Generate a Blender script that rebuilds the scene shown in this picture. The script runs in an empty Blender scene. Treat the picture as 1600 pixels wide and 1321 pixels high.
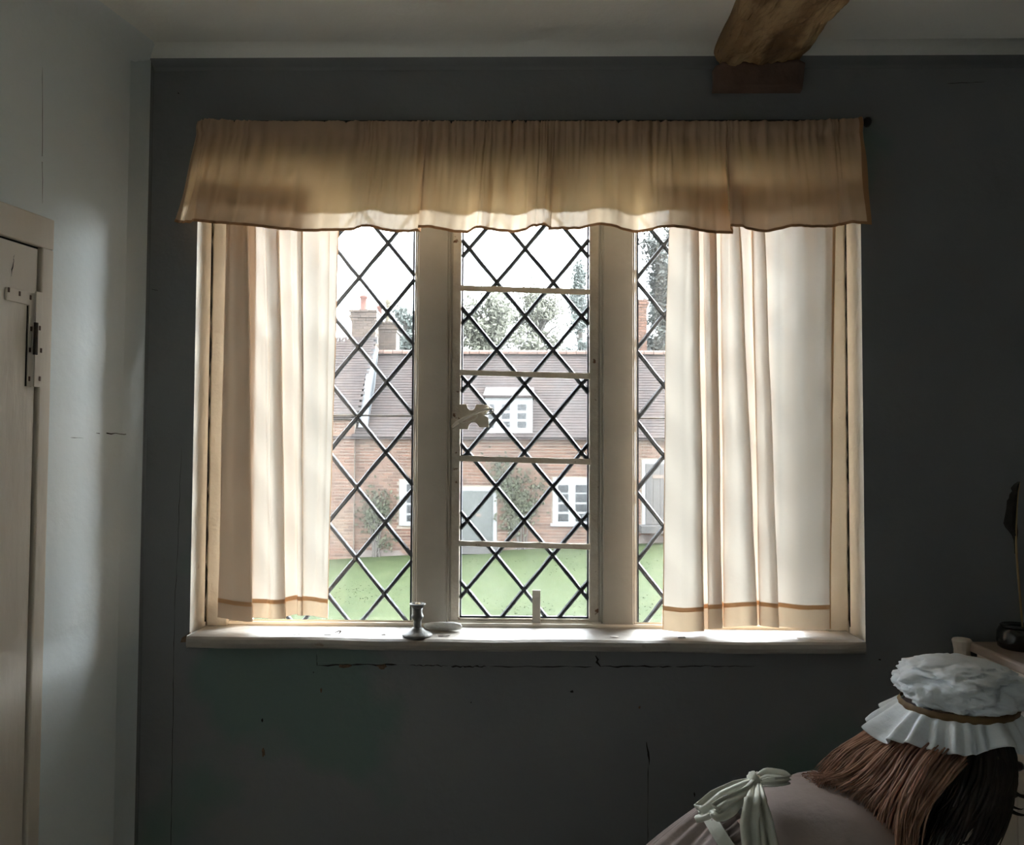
import bpy, bmesh, math, random
from mathutils import Vector, Matrix, noise

random.seed(7)
sc = bpy.context.scene
C = sc.collection
R = math.radians

# ------------------------------------------------------------------ camera
F = 1250.0
cam_d = bpy.data.cameras.new('camera')
cam = bpy.data.objects.new('camera', cam_d)
C.objects.link(cam)
cam_d.sensor_fit = 'HORIZONTAL'
cam_d.sensor_width = 36.0
cam_d.lens = F / 1600.0 * 36.0
cam_d.clip_start = 0.02
cam_d.clip_end = 300
CAMLOC = Vector((0, 0, 1.29))
CAMROT = Matrix.Rotation(R(1.0), 3, 'Z') @ Matrix.Rotation(R(92.1), 3, 'X') @ Matrix.Rotation(R(0.26), 3, 'Z')
cam.matrix_world = Matrix.Translation(CAMLOC) @ CAMROT.to_4x4()
sc.camera = cam

# ------------------------------------------------------------------ sky, hazy sun, exposure
w = bpy.data.worlds.new('overcast_sky')
sc.world = w
w.use_nodes = True
bg = w.node_tree.nodes['Background']
bg.inputs['Color'].default_value = (0.93, 0.98, 1.05, 1)
bg.inputs['Strength'].default_value = 20.0
sun_d = bpy.data.lights.new('hazy_sun', 'SUN')
sun_d.energy = 64.0
sun_d.angle = R(75)
sun_d.color = (0.95, 0.98, 1.0)
sun = bpy.data.objects.new('hazy_sun', sun_d)
C.objects.link(sun)
sun.location = (16, 26, 18)
sun.rotation_euler = Vector((-0.71, -0.46, -0.53)).to_track_quat('-Z', 'Y').to_euler()

sc.view_settings.view_transform = 'Standard'
sc.view_settings.look = 'None'
sc.view_settings.exposure = 0.0
sc.view_settings.gamma = 1.0
sc.view_settings.use_curve_mapping = False
cy = sc.cycles
cy.use_denoising = True
cy.max_bounces = 14
cy.diffuse_bounces = 8
cy.glossy_bounces = 4
cy.transmission_bounces = 12
cy.transparent_max_bounces = 40
cy.caustics_reflective = False
cy.caustics_refractive = False
cy.sample_clamp_indirect = 0.0

# ------------------------------------------------------------------ helpers
def at(px, py, Y):
    """the point at distance Y from the camera's wall-parallel plane that pixel (px, py) of the 1600x1321 photo looks at"""
    d = CAMROT @ Vector(((px - 800) / F, -(py - 660.5) / F, -1))
    return CAMLOC + d * (Y / d.y)

def lerp(a, b, t):
    return a + (b - a) * t

class MB:
    def __init__(s):
        s.v = []; s.f = []; s.m = []
    def add(s, verts, faces, mi=0):
        o = len(s.v)
        s.v += [tuple(p) for p in verts]
        s.f += [tuple(i + o for i in f) for f in faces]
        s.m += [mi] * len(faces)
        return s
    def box(s, x0, x1, y0, y1, z0, z1, mi=0):
        return s.add([(x0,y0,z0),(x1,y0,z0),(x1,y1,z0),(x0,y1,z0),(x0,y0,z1),(x1,y0,z1),(x1,y1,z1),(x0,y1,z1)],
                     [(0,3,2,1),(4,5,6,7),(0,1,5,4),(1,2,6,5),(2,3,7,6),(3,0,4,7)], mi)
    def obox(s, c, ax, ay, az, mi=0):
        c = Vector(c)
        vs = [c + ax*i + ay*j + az*k for k in (-1,1) for (i,j) in ((-1,-1),(1,-1),(1,1),(-1,1))]
        return s.add(vs, [(0,3,2,1),(4,5,6,7),(0,1,5,4),(1,2,6,5),(2,3,7,6),(3,0,4,7)], mi)
    def prism(s, poly, ext, mi=0):
        """poly: list of 3-D points, ext: vector"""
        n = len(poly); e = Vector(ext)
        vs = [Vector(p) for p in poly] + [Vector(p) + e for p in poly]
        fs = [tuple(range(n))[::-1], tuple(range(n, 2*n))]
        fs += [(i, (i+1) % n, (i+1) % n + n, i + n) for i in range(n)]
        return s.add(vs, fs, mi)
    def tube(s, path, radii, n=8, cap=True, flat=1.0, mi=0):
        path = [Vector(p) for p in path]
        vs = []; fs = []
        up = Vector((0.13, 0.31, 0.94))
        prev = None
        for i, p in enumerate(path):
            t = (path[min(i+1, len(path)-1)] - path[max(i-1, 0)])
            t = t.normalized() if t.length > 1e-9 else Vector((0,0,1))
            a = (prev - t * prev.dot(t)) if prev is not None else up.cross(t)
            if a.length < 1e-4: a = Vector((1,0,0)).cross(t)
            a.normalize(); prev = a
            b = t.cross(a)
            r = radii[i] if isinstance(radii, (list, tuple)) else radii
            for k in range(n):
                th = 2*math.pi*k/n
                vs.append(p + a*(r*math.cos(th)) + b*(r*flat*math.sin(th)))
        for i in range(len(path)-1):
            for k in range(n):
                fs.append((i*n+k, i*n+(k+1)%n, (i+1)*n+(k+1)%n, (i+1)*n+k))
        if cap:
            fs.append(tuple(range(n))[::-1])
            fs.append(tuple(range((len(path)-1)*n, len(path)*n)))
        return s.add(vs, fs, mi)
    def lathe(s, prof, c, n=32, mi=0, wob=None):
        c = Vector(c); vs = []; fs = []
        for r, z in prof:
            for k in range(n):
                th = 2*math.pi*k/n
                rr = r if wob is None else r*wob(th, z)
                vs.append(c + Vector((rr*math.cos(th), rr*math.sin(th), z)))
        for i in range(len(prof)-1):
            for k in range(n):
                fs.append((i*n+k, i*n+(k+1)%n, (i+1)*n+(k+1)%n, (i+1)*n+k))
        if prof[0][0] > 1e-6: fs.append(tuple(range(n))[::-1])
        if prof[-1][0] > 1e-6: fs.append(tuple(range((len(prof)-1)*n, len(prof)*n)))
        return s.add(vs, fs, mi)
    def grid(s, fn, nu, nv, mi=0, wrap=False):
        vs = [fn(i/nu, j/nv) for j in range(nv+1) for i in range(nu+1)]
        fs = [(j*(nu+1)+i, j*(nu+1)+i+1, (j+1)*(nu+1)+i+1, (j+1)*(nu+1)+i) for j in range(nv) for i in range(nu)]
        return s.add(vs, fs, mi)
    def mesh(s, name):
        me = bpy.data.meshes.new(name)
        me.from_pydata(s.v, [], s.f)
        me.polygons.foreach_set('material_index', s.m)
        me.update()
        return me
    def build(s, name, mat, parent=None, smooth=False, bevel=0, seg=2, weld=False):
        me = s.mesh(name)
        if weld:
            bm = bmesh.new(); bm.from_mesh(me)
            bmesh.ops.remove_doubles(bm, verts=bm.verts, dist=1e-5)
            bm.to_mesh(me); bm.free()
        return link(name, me, mat, parent, smooth, bevel, seg)

def link(name, me, mat, parent=None, smooth=False, bevel=0, seg=2):
    for m in (mat if isinstance(mat, (list, tuple)) else [mat]):
        me.materials.append(m)
    o = bpy.data.objects.new(name, me)
    C.objects.link(o)
    if parent is not None:
        attach(o, parent)
    if smooth:
        me.polygons.foreach_set('use_smooth', [True]*len(me.polygons))
    if bevel:
        b = o.modifiers.new('soft_edges', 'BEVEL')
        b.width = bevel; b.segments = seg; b.limit_method = 'ANGLE'; b.angle_limit = R(40)
    return o

def wloc(o):
    """world translation of an object (nothing here is rotated by its parent)"""
    l = o.location.copy()
    if o.parent is not None:
        l += o.matrix_parent_inverse.translation + wloc(o.parent)
    return l

def attach(o, parent):
    o.parent = parent
    o.matrix_parent_inverse = Matrix.Translation(-wloc(parent))

def empty(name, loc):
    o = bpy.data.objects.new(name, None)
    o.empty_display_size = 0.05
    o.location = loc
    C.objects.link(o)
    return o

def tag(o, label, cat, group=None, kind=None):
    o['label'] = label
    o['category'] = cat
    if group: o['group'] = group
    if kind: o['kind'] = kind
    return o

def struct(o):
    o['kind'] = 'structure'
    return o

# ------------------------------------------------------------------ materials
def nodes(name):
    m = bpy.data.materials.new(name); m.use_nodes = True
    nt = m.node_tree; nt.nodes.clear()
    out = nt.nodes.new('ShaderNodeOutputMaterial')
    return m, nt, out

def mat(name, c1, c2=None, scale=6.0, rough=0.75, bump=0.0, bscale=40.0, detail=5.0, metal=0.0, spec=0.4, stretch=(1,1,1),
        lo=0.35, hi=0.65, c3=None, s3=3.0, lo3=0.58, hi3=0.66, island=0.0, coat=0.0, sheen=0.0):
    m, nt, out = nodes(name)
    N = nt.nodes.new; L = nt.links.new
    b = N('ShaderNodeBsdfPrincipled')
    L(b.outputs[0], out.inputs[0])
    b.inputs['Roughness'].default_value = rough
    b.inputs['Metallic'].default_value = metal
    b.inputs['Specular IOR Level'].default_value = spec
    b.inputs['Coat Weight'].default_value = coat
    b.inputs['Sheen Weight'].default_value = sheen
    tc = N('ShaderNodeTexCoord'); mp = N('ShaderNodeMapping')
    mp.inputs['Scale'].default_value = stretch
    L(tc.outputs['Object'], mp.inputs[0])
    def ramp_noise(sc_, l, h, det):
        n = N('ShaderNodeTexNoise'); n.inputs['Scale'].default_value = sc_; n.inputs['Detail'].default_value = det
        L(mp.outputs[0], n.inputs['Vector'])
        r = N('ShaderNodeMapRange'); r.inputs[1].default_value = l; r.inputs[2].default_value = h
        L(n.outputs['Fac'], r.inputs[0])
        return r.outputs[0]
    col = None
    if c2 is not None:
        x = N('ShaderNodeMix'); x.data_type = 'RGBA'
        x.inputs[6].default_value = (*c1, 1); x.inputs[7].default_value = (*c2, 1)
        L(ramp_noise(scale, lo, hi, detail), x.inputs[0])
        col = x.outputs[2]
    if c3 is not None:
        x = N('ShaderNodeMix'); x.data_type = 'RGBA'
        if col is not None: L(col, x.inputs[6])
        else: x.inputs[6].default_value = (*c1, 1)
        x.inputs[7].default_value = (*c3, 1)
        L(ramp_noise(s3, lo3, hi3, 6.0), x.inputs[0])
        col = x.outputs[2]
    if island > 0:
        g = N('ShaderNodeNewGeometry'); oi = N('ShaderNodeObjectInfo')
        a = N('ShaderNodeMath'); a.operation = 'ADD'
        L(g.outputs['Random Per Island'], a.inputs[0]); L(oi.outputs['Random'], a.inputs[1])
        fr = N('ShaderNodeMath'); fr.operation = 'FRACT'; L(a.outputs[0], fr.inputs[0])
        mr = N('ShaderNodeMapRange'); mr.inputs[3].default_value = 1 - island; mr.inputs[4].default_value = 1 + island
        L(fr.outputs[0], mr.inputs[0])
        h = N('ShaderNodeHueSaturation')
        L(mr.outputs[0], h.inputs['Value'])
        if col is not None: L(col, h.inputs['Color'])
        else: h.inputs['Color'].default_value = (*c1, 1)
        col = h.outputs[0]
    if col is not None: L(col, b.inputs['Base Color'])
    else: b.inputs['Base Color'].default_value = (*c1, 1)
    if bump > 0:
        n = N('ShaderNodeTexNoise'); n.inputs['Scale'].default_value = bscale; n.inputs['Detail'].default_value = 6
        L(mp.outputs[0], n.inputs['Vector'])
        bp = N('ShaderNodeBump'); bp.inputs['Strength'].default_value = bump; bp.inputs['Distance'].default_value = 0.01
        L(n.outputs['Fac'], bp.inputs['Height']); L(bp.outputs[0], b.inputs['Normal'])
    return m

ALB = 0.29     # exposure put into colour: darkens courtyard materials against the very bright sky
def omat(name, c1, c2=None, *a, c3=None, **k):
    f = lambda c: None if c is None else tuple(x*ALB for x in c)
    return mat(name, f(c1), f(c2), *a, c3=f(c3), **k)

def cloth(name, col, trans_col, see=0.10, trans=0.6, weave=900):
    """thin woven cotton: part of the light scatters back, part through, a little passes straight between the threads"""
    m, nt, out = nodes(name)
    N = nt.nodes.new; L = nt.links.new
    d = N('ShaderNodeBsdfDiffuse'); d.inputs[0].default_value = (*col, 1)
    t = N('ShaderNodeBsdfTranslucent'); t.inputs[0].default_value = (*trans_col, 1)
    x = N('ShaderNodeMixShader'); x.inputs[0].default_value = trans
    L(d.outputs[0], x.inputs[1]); L(t.outputs[0], x.inputs[2])
    tr = N('ShaderNodeBsdfTransparent'); tr.inputs[0].default_value = (1, 0.97, 0.93, 1)
    y = N('ShaderNodeMixShader')
    tc = N('ShaderNodeTexCoord')
    n = N('ShaderNodeTexNoise'); n.inputs['Scale'].default_value = 14; n.inputs['Detail'].default_value = 3
    L(tc.outputs['Object'], n.inputs['Vector'])
    mr = N('ShaderNodeMapRange'); mr.inputs[1].default_value = 0.3; mr.inputs[2].default_value = 0.7
    mr.inputs[3].default_value = see*0.75; mr.inputs[4].default_value = see*1.25
    L(n.outputs['Fac'], mr.inputs[0]); L(mr.outputs[0], y.inputs[0])
    L(x.outputs[0], y.inputs[1]); L(tr.outputs[0], y.inputs[2])
    wv = N('ShaderNodeTexNoise'); wv.inputs['Scale'].default_value = weave*0.1; wv.inputs['Detail'].default_value = 4
    L(tc.outputs['Object'], wv.inputs['Vector'])
    bp = N('ShaderNodeBump'); bp.inputs['Strength'].default_value = 0.12; bp.inputs['Distance'].default_value = 0.003
    L(wv.outputs['Fac'], bp.inputs['Height'])
    L(bp.outputs[0], d.inputs['Normal'])
    L(y.outputs[0], out.inputs[0])
    return m

def dirty_glass(name):
    """old window glass: clear with a faint reflection, a film of dust and pale specks that scatter the daylight"""
    m, nt, out = nodes(name)
    N = nt.nodes.new; L = nt.links.new
    tr = N('ShaderNodeBsdfTransparent'); tr.inputs[0].default_value = (0.965, 0.975, 0.97, 1)
    gl = N('ShaderNodeBsdfGlossy'); gl.inputs['Roughness'].default_value = 0.03
    fr = N('ShaderNodeFresnel'); fr.inputs[0].default_value = 1.25
    x = N('ShaderNodeMixShader'); L(fr.outputs[0], x.inputs[0]); L(tr.outputs[0], x.inputs[1]); L(gl.outputs[0], x.inputs[2])
    du = N('ShaderNodeBsdfTranslucent'); du.inputs[0].default_value = (0.95, 0.96, 0.95, 1)
    tc = N('ShaderNodeTexCoord')
    n1 = N('ShaderNodeTexNoise'); n1.inputs['Scale'].default_value = 7; n1.inputs['Detail'].default_value = 4
    L(tc.outputs['Object'], n1.inputs['Vector'])
    m1 = N('ShaderNodeMapRange'); m1.inputs[1].default_value = 0.35; m1.inputs[2].default_value = 0.7; m1.inputs[3].default_value = 0.0015; m1.inputs[4].default_value = 0.006
    L(n1.outputs['Fac'], m1.inputs[0])
    vo = N('ShaderNodeTexVoronoi'); vo.inputs['Scale'].default_value = 150; vo.inputs['Randomness'].default_value = 1
    L(tc.outputs['Object'], vo.inputs['Vector'])
    sp = N('ShaderNodeMapRange'); sp.inputs[1].default_value = 0.08; sp.inputs[2].default_value = 0.2; sp.inputs[3].default_value = 0.045; sp.inputs[4].default_value = 0.0
    L(vo.outputs['Distance'], sp.inputs[0])
    n2 = N('ShaderNodeTexNoise'); n2.inputs['Scale'].default_value = 11; n2.inputs['Detail'].default_value = 3
    L(tc.outputs['Object'], n2.inputs['Vector'])
    m2 = N('ShaderNodeMapRange'); m2.inputs[1].default_value = 0.5; m2.inputs[2].default_value = 0.68
    L(n2.outputs['Fac'], m2.inputs[0])
    mu = N('ShaderNodeMath'); mu.operation = 'MULTIPLY'; L(sp.outputs[0], mu.inputs[0]); L(m2.outputs[0], mu.inputs[1])
    ad = N('ShaderNodeMath'); ad.operation = 'ADD'; L(m1.outputs[0], ad.inputs[0]); L(mu.outputs[0], ad.inputs[1])
    y = N('ShaderNodeMixShader'); L(ad.outputs[0], y.inputs[0]); L(x.outputs[0], y.inputs[1]); L(du.outputs[0], y.inputs[2])
    L(y.outputs[0], out.inputs[0])
    return m

M = {}
M['wall'] = mat('distemper_shaded', (0.195, 0.203, 0.213), (0.218, 0.226, 0.233), 3.0, 0.85, 0.12, 60, c3=(0.155, 0.215, 0.20), s3=1.1, lo3=0.56, hi3=0.60)  # same distemper as the door wall, darkened to paint in the shade
M['wall_left'] = mat('distemper_lit', (0.78, 0.855, 0.885), (0.83, 0.875, 0.875), 2.2, 0.8, 0.10, 45)  # same distemper, lightened to paint in the light from the window
M['wall_far'] = mat('distemper_far', (0.40, 0.42, 0.43), (0.43, 0.45, 0.45), 2.2, 0.85, 0.1, 45)
M['ceiling'] = mat('limewash_ceiling', (0.87, 0.885, 0.85), (0.90, 0.905, 0.87), 3.0, 0.9, 0.10, 50)
M['crack'] = mat('crack_dark', (0.02, 0.018, 0.015), rough=1.0)
M['chip'] = mat('bare_plaster', (0.22, 0.14, 0.09), (0.12, 0.08, 0.05), 60, 0.95, 0.4, 150)
M['white_paint'] = mat('cream_gloss_paint', (0.72, 0.68, 0.60), (0.66, 0.61, 0.52), 9, 0.42, 0.10, 70, c3=(0.40, 0.30, 0.20), s3=24, lo3=0.70, hi3=0.78)
M['reveal'] = mat('cream_reveal_paint', (0.74, 0.69, 0.60), (0.68, 0.63, 0.54), 7, 0.6, 0.25, 45, c3=(0.42, 0.30, 0.19), s3=20, lo3=0.70, hi3=0.78)
M['frame_paint'] = mat('grey_cream_paint', (0.46, 0.425, 0.365), (0.41, 0.38, 0.325), 10, 0.45, 0.08, 60)
M['iron_paint'] = mat('chipped_iron_paint', (0.66, 0.60, 0.51), (0.56, 0.49, 0.40), 30, 0.6, 0.25, 120, c3=(0.16, 0.075, 0.035), s3=38, lo3=0.66, hi3=0.70)
M['lead'] = mat('lead_grey', (0.035, 0.042, 0.055), (0.05, 0.056, 0.065), 40, 0.6, 0.2, 150, metal=0.3)
M['saddle'] = mat('dark_iron', (0.05, 0.045, 0.04), (0.09, 0.06, 0.04), 60, 0.7, 0.2, 200)
M['glass'] = dirty_glass('old_glass')
M['sill'] = mat('sill_paint', (0.38, 0.355, 0.32), (0.33, 0.30, 0.265), 8, 0.45, 0.15, 60, c3=(0.24, 0.185, 0.135), s3=26, lo3=0.68, hi3=0.74)
M['curtain'] = cloth('cream_cotton', (0.74, 0.60, 0.47), (0.82, 0.755, 0.655), see=0.005, trans=0.14)
M['hem_band'] = cloth('cream_cotton_turned', (0.74, 0.58, 0.43), (0.84, 0.72, 0.56), see=0.002, trans=0.85)
M['hem'] = cloth('cream_cotton_double', (0.72, 0.47, 0.27), (0.80, 0.54, 0.31), see=0.002, trans=0.24)
M['valance'] = cloth('peach_cotton', (0.66, 0.47, 0.33), (0.82, 0.66, 0.47), see=0.012, trans=0.29)
M['lining'] = cloth('valance_lining', (0.70, 0.60, 0.42), (0.86, 0.76, 0.52), see=0.02, trans=0.50)
M['valance_hem'] = cloth('peach_cotton_double', (0.42, 0.24, 0.13), (0.5, 0.3, 0.17), see=0.002, trans=0.14)
M['rod'] = mat('black_rod', (0.02, 0.018, 0.016), rough=0.5)
M['door'] = mat('cream_door_paint', (0.76, 0.70, 0.62), (0.69, 0.63, 0.55), 5, 0.6, 0.18, 40, stretch=(1, 1, 0.2), c3=(0.42, 0.33, 0.25), s3=16, lo3=0.72, hi3=0.78)
M['beam'] = mat('old_oak', (0.31, 0.195, 0.098), (0.17, 0.10, 0.052), 11, 0.85, 0.9, 26, stretch=(1.6, 0.6, 1.6), c3=(0.45, 0.315, 0.17), s3=9, lo3=0.50, hi3=0.62)
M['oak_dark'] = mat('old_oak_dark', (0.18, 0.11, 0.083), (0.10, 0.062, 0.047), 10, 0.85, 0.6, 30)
M['floor'] = mat('floorboards', (0.52, 0.47, 0.40), (0.46, 0.41, 0.34), 4, 0.6, 0.2, 20, stretch=(4, 0.5, 1))
M['pewter'] = mat('tarnished_pewter', (0.13, 0.14, 0.145), (0.20, 0.19, 0.165), 40, 0.5, 0.15, 120, metal=0.35)
M['wick_wax'] = mat('wax_remnant', (0.45, 0.36, 0.22), rough=0.6)
M['rag'] = mat('white_stone', (0.86, 0.87, 0.86), (0.76, 0.77, 0.76), 45, 0.8, 0.4, 120)
M['speck'] = mat('dead_leaf', (0.10, 0.07, 0.045), (0.05, 0.035, 0.025), 80, 0.9)
M['flake'] = mat('paint_flake', (0.70, 0.66, 0.60), rough=0.7)
M['desk_side'] = mat('desk_cream', (0.74, 0.67, 0.60), (0.66, 0.59, 0.52), 7, 0.6, 0.15, 40, c3=(0.24, 0.16, 0.10), s3=30, lo3=0.70, hi3=0.76)
M['desk_top'] = mat('desk_worn_top', (0.30, 0.23, 0.19), (0.40, 0.32, 0.27), 6, 0.55, 0.12, 50)
M['ink'] = mat('black_glaze', (0.012, 0.012, 0.013), rough=0.18, spec=0.6)
M['quill'] = mat('quill_shaft', (0.42, 0.30, 0.14), (0.30, 0.20, 0.09), 20, 0.5)
M['feather'] = mat('dark_feather', (0.02, 0.018, 0.017), (0.035, 0.03, 0.028), 60, 0.9)
M['cap'] = mat('white_linen', (0.80, 0.84, 0.88), (0.73, 0.77, 0.81), 14, 0.9, 0.35, 30)
M['ribbon'] = mat('brown_ribbon', (0.20, 0.12, 0.05), (0.12, 0.07, 0.03), 30, 0.7)
M['apron'] = mat('ivory_linen', (0.60, 0.60, 0.53), (0.53, 0.53, 0.46), 14, 0.9, 0.3, 40)
M['dress'] = mat('dusty_pink_cotton', (0.34, 0.275, 0.255), (0.28, 0.225, 0.21), 8, 0.9, 0.25, 50)
M['skin'] = mat('skin', (0.55, 0.38, 0.30), rough=0.6)
M['eye'] = mat('eye_dark', (0.03, 0.02, 0.02), rough=0.3)
M['lip'] = mat('lip', (0.42, 0.20, 0.18), rough=0.5)
M['shoe'] = mat('black_leather', (0.02, 0.02, 0.02), rough=0.4)
M['hair'] = mat('auburn_hair', (0.40, 0.225, 0.155), (0.24, 0.12, 0.075), 40, 0.6, island=0.4)
M['hair_shaded'] = mat('shaded_hair', (0.03, 0.018, 0.014), (0.015, 0.01, 0.008), 40, 0.5, island=0.3)  # the auburn hair again, darkened to paint in shade below the cap
# outdoors
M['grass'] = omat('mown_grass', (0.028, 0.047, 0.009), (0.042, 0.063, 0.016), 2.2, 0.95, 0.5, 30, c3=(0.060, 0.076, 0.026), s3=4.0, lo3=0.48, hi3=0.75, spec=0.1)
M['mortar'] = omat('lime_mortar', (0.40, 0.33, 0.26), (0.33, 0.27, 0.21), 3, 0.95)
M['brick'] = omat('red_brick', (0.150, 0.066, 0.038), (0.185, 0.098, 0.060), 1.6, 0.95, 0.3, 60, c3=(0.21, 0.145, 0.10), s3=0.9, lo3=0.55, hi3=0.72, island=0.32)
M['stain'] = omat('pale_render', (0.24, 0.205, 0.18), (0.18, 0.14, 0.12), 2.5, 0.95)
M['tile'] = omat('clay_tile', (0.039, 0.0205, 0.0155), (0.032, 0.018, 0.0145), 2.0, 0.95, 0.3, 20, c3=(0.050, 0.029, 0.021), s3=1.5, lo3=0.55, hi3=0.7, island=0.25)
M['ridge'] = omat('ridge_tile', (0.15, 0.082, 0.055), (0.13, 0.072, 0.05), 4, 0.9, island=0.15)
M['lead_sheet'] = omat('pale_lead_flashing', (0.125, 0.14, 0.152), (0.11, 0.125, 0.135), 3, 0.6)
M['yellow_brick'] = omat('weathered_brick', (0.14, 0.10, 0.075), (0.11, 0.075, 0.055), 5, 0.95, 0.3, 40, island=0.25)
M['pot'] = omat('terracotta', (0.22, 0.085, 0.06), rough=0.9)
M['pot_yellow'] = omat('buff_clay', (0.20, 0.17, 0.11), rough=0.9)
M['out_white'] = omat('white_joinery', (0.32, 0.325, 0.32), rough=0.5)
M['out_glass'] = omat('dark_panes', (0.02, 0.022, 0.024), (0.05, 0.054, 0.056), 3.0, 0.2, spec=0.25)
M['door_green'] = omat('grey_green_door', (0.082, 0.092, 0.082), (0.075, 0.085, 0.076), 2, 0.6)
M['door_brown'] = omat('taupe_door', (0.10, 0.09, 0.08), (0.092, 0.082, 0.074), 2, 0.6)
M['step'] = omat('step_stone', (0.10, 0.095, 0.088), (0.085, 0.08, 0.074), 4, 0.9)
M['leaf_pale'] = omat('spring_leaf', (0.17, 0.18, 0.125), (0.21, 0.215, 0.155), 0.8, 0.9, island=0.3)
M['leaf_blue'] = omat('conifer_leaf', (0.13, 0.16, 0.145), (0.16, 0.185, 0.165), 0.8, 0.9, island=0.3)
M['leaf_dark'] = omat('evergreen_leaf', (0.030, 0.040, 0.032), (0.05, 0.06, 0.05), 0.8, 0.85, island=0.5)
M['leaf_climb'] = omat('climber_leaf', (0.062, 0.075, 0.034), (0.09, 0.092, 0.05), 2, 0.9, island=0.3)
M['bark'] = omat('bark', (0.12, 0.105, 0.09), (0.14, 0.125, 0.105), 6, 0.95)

# ================================================================== THE ROOM
W0 = 1.84                    # inner face of the window wall
CEIL = at(600, 80, W0).z
CX = at(221, 640, W0).x      # the corner with the door wall
SILL_Z = at(822, 1002, W0 - 0.05).z
OPX = 0.77                   # half width of the opening on the room side
INX = 0.715                  # half width of the frame
HEAD = at(822, 238, W0).z
YF = 1.93                    # front of the timber frame

XR, YB = 1.95, -2.2
# window wall: one connected shell with the splayed opening
def ring(hx, z0, z1, Y):
    return [(-hx, Y, z0), (hx, Y, z0), (hx, Y, z1), (-hx, Y, z1)]
mb = MB()
zb = SILL_Z - 0.028
outer = [(CX - 0.10, W0, -0.02), (XR, W0, -0.02), (XR, W0, CEIL + 0.1), (CX - 0.10, W0, CEIL + 0.1)]
mid = ring(OPX - 0.004, zb, HEAD - 0.006, W0 + 0.082)
inner = ring(INX + 0.012, zb, HEAD - 0.03, W0 + 0.086)
back_in = ring(INX + 0.012, zb, HEAD - 0.03, 2.06)
back_out = [(CX - 0.10, 2.06, -1.4), (XR, 2.06, -1.4), (XR, 2.06, CEIL + 0.35), (CX - 0.10, 2.06, CEIL + 0.35)]
rings = [outer, ring(OPX, zb, HEAD, W0), mid, inner, back_in, back_out]
vs = [p for r in rings for p in r]
fs = []; ms = []
for k in range(5):
    for i in range(4):
        j = (i + 1) % 4
        fs.append((k*4+i, k*4+j, (k+1)*4+j, (k+1)*4+i)); ms.append(0 if k in (0, 4) else 1)
mb.v = vs; mb.f = fs; mb.m = ms
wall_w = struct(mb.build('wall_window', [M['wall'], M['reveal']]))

# door wall: splayed 12 degrees, its corner rounded in plaster
DL = Vector((-0.2079, -0.9781, 0)); NL = Vector((0.9781, -0.2079, 0)); C0 = Vector((CX, W0, 0))
def on_left(px, py, off=0.0):
    d = CAMROT @ Vector(((px - 800) / F, -(py - 660.5) / F, -1))
    p0 = C0 + NL * off
    t = (p0 - CAMLOC).dot(NL) / d.dot(NL)
    p = CAMLOC + d * t
    return (p - C0).dot(DL), p.z
def lp(t, z, off=0.0):
    return C0 + DL*t + NL*off + Vector((0, 0, z))
prof = []
rc = 0.075
# arc from the door wall into the window wall
tl = rc * math.tan(R(90 - 51)) if False else rc * 0.82
for k in range(9):
    a = k / 8
    p0 = Vector((0, tl)); p1 = Vector((0, 0)); p2 = Vector((1, 0))
    A = C0 + DL*tl; B = C0.copy(); E = C0 + Vector((tl*0.22, 0, 0))
    q = A*(1-a)**2 + B*2*a*(1-a) + E*a*a
    prof.append(q)
E1 = C0 + DL*4.4
poly = [E1] + prof + [Vector((prof[-1].x, W0 + 0.05, 0)), Vector((CX - 0.12, W0 + 0.05, 0)), E1 - NL*0.12]
mb = MB().prism([(p.x, p.y, -0.02) for p in poly], (0, 0, CEIL + 0.12))
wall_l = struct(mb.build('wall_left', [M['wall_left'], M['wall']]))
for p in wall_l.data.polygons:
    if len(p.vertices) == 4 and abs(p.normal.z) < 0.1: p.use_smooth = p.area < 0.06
    if p.area < 0.06 and p.normal.y < -0.75: p.material_index = 1  # turned corner faces take the shade-darkened wall colour
struct(MB().box(XR, XR + 0.12, YB, W0 + 0.05, -0.02, CEIL + 0.1).build('wall_right', M['wall_far']))
struct(MB().box(-2.4, XR + 0.12, YB - 0.12, YB, -0.02, CEIL + 0.1).build('wall_back', M['wall_far']))
# floor of boards
fl = struct(MB().box(-2.4, XR + 0.1, YB, 2.0, -0.12, -0.02).build('floor', M['floor']))
x = -1.9
while x < XR - 0.02:
    x1 = min(x + 0.19, XR)
    MB().box(x + 0.002, x1 - 0.002, YB, W0, -0.02, 0.0).build('plank', M['floor'], fl)
    x = x1
# ceiling with a soft plaster cove against the window wall
prof = [Vector((0, YB - 0.1, CEIL))]
rz = 0.046
for k in range(9):
    a = k/8
    A = Vector((0, W0 - rz, CEIL)); B = Vector((0, W0, CEIL)); E = Vector((0, W0, CEIL - rz))
    prof.append(A*(1-a)**2 + B*2*a*(1-a) + E*a*a)
prof += [Vector((0, W0 + 0.03, CEIL - rz)), Vector((0, W0 + 0.03, CEIL + 0.12)), Vector((0, YB - 0.1, CEIL + 0.12))]
mb = MB().prism([(-2.4, p.y, p.z) for p in prof], (XR + 2.5, 0, 0))
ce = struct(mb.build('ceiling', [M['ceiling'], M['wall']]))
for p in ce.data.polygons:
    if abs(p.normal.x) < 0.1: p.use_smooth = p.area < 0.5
    if p.area < 0.5 and abs(p.normal.y) > 0.86: p.material_index = 1  # upright cove faces take the shade-darkened wall colour
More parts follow.
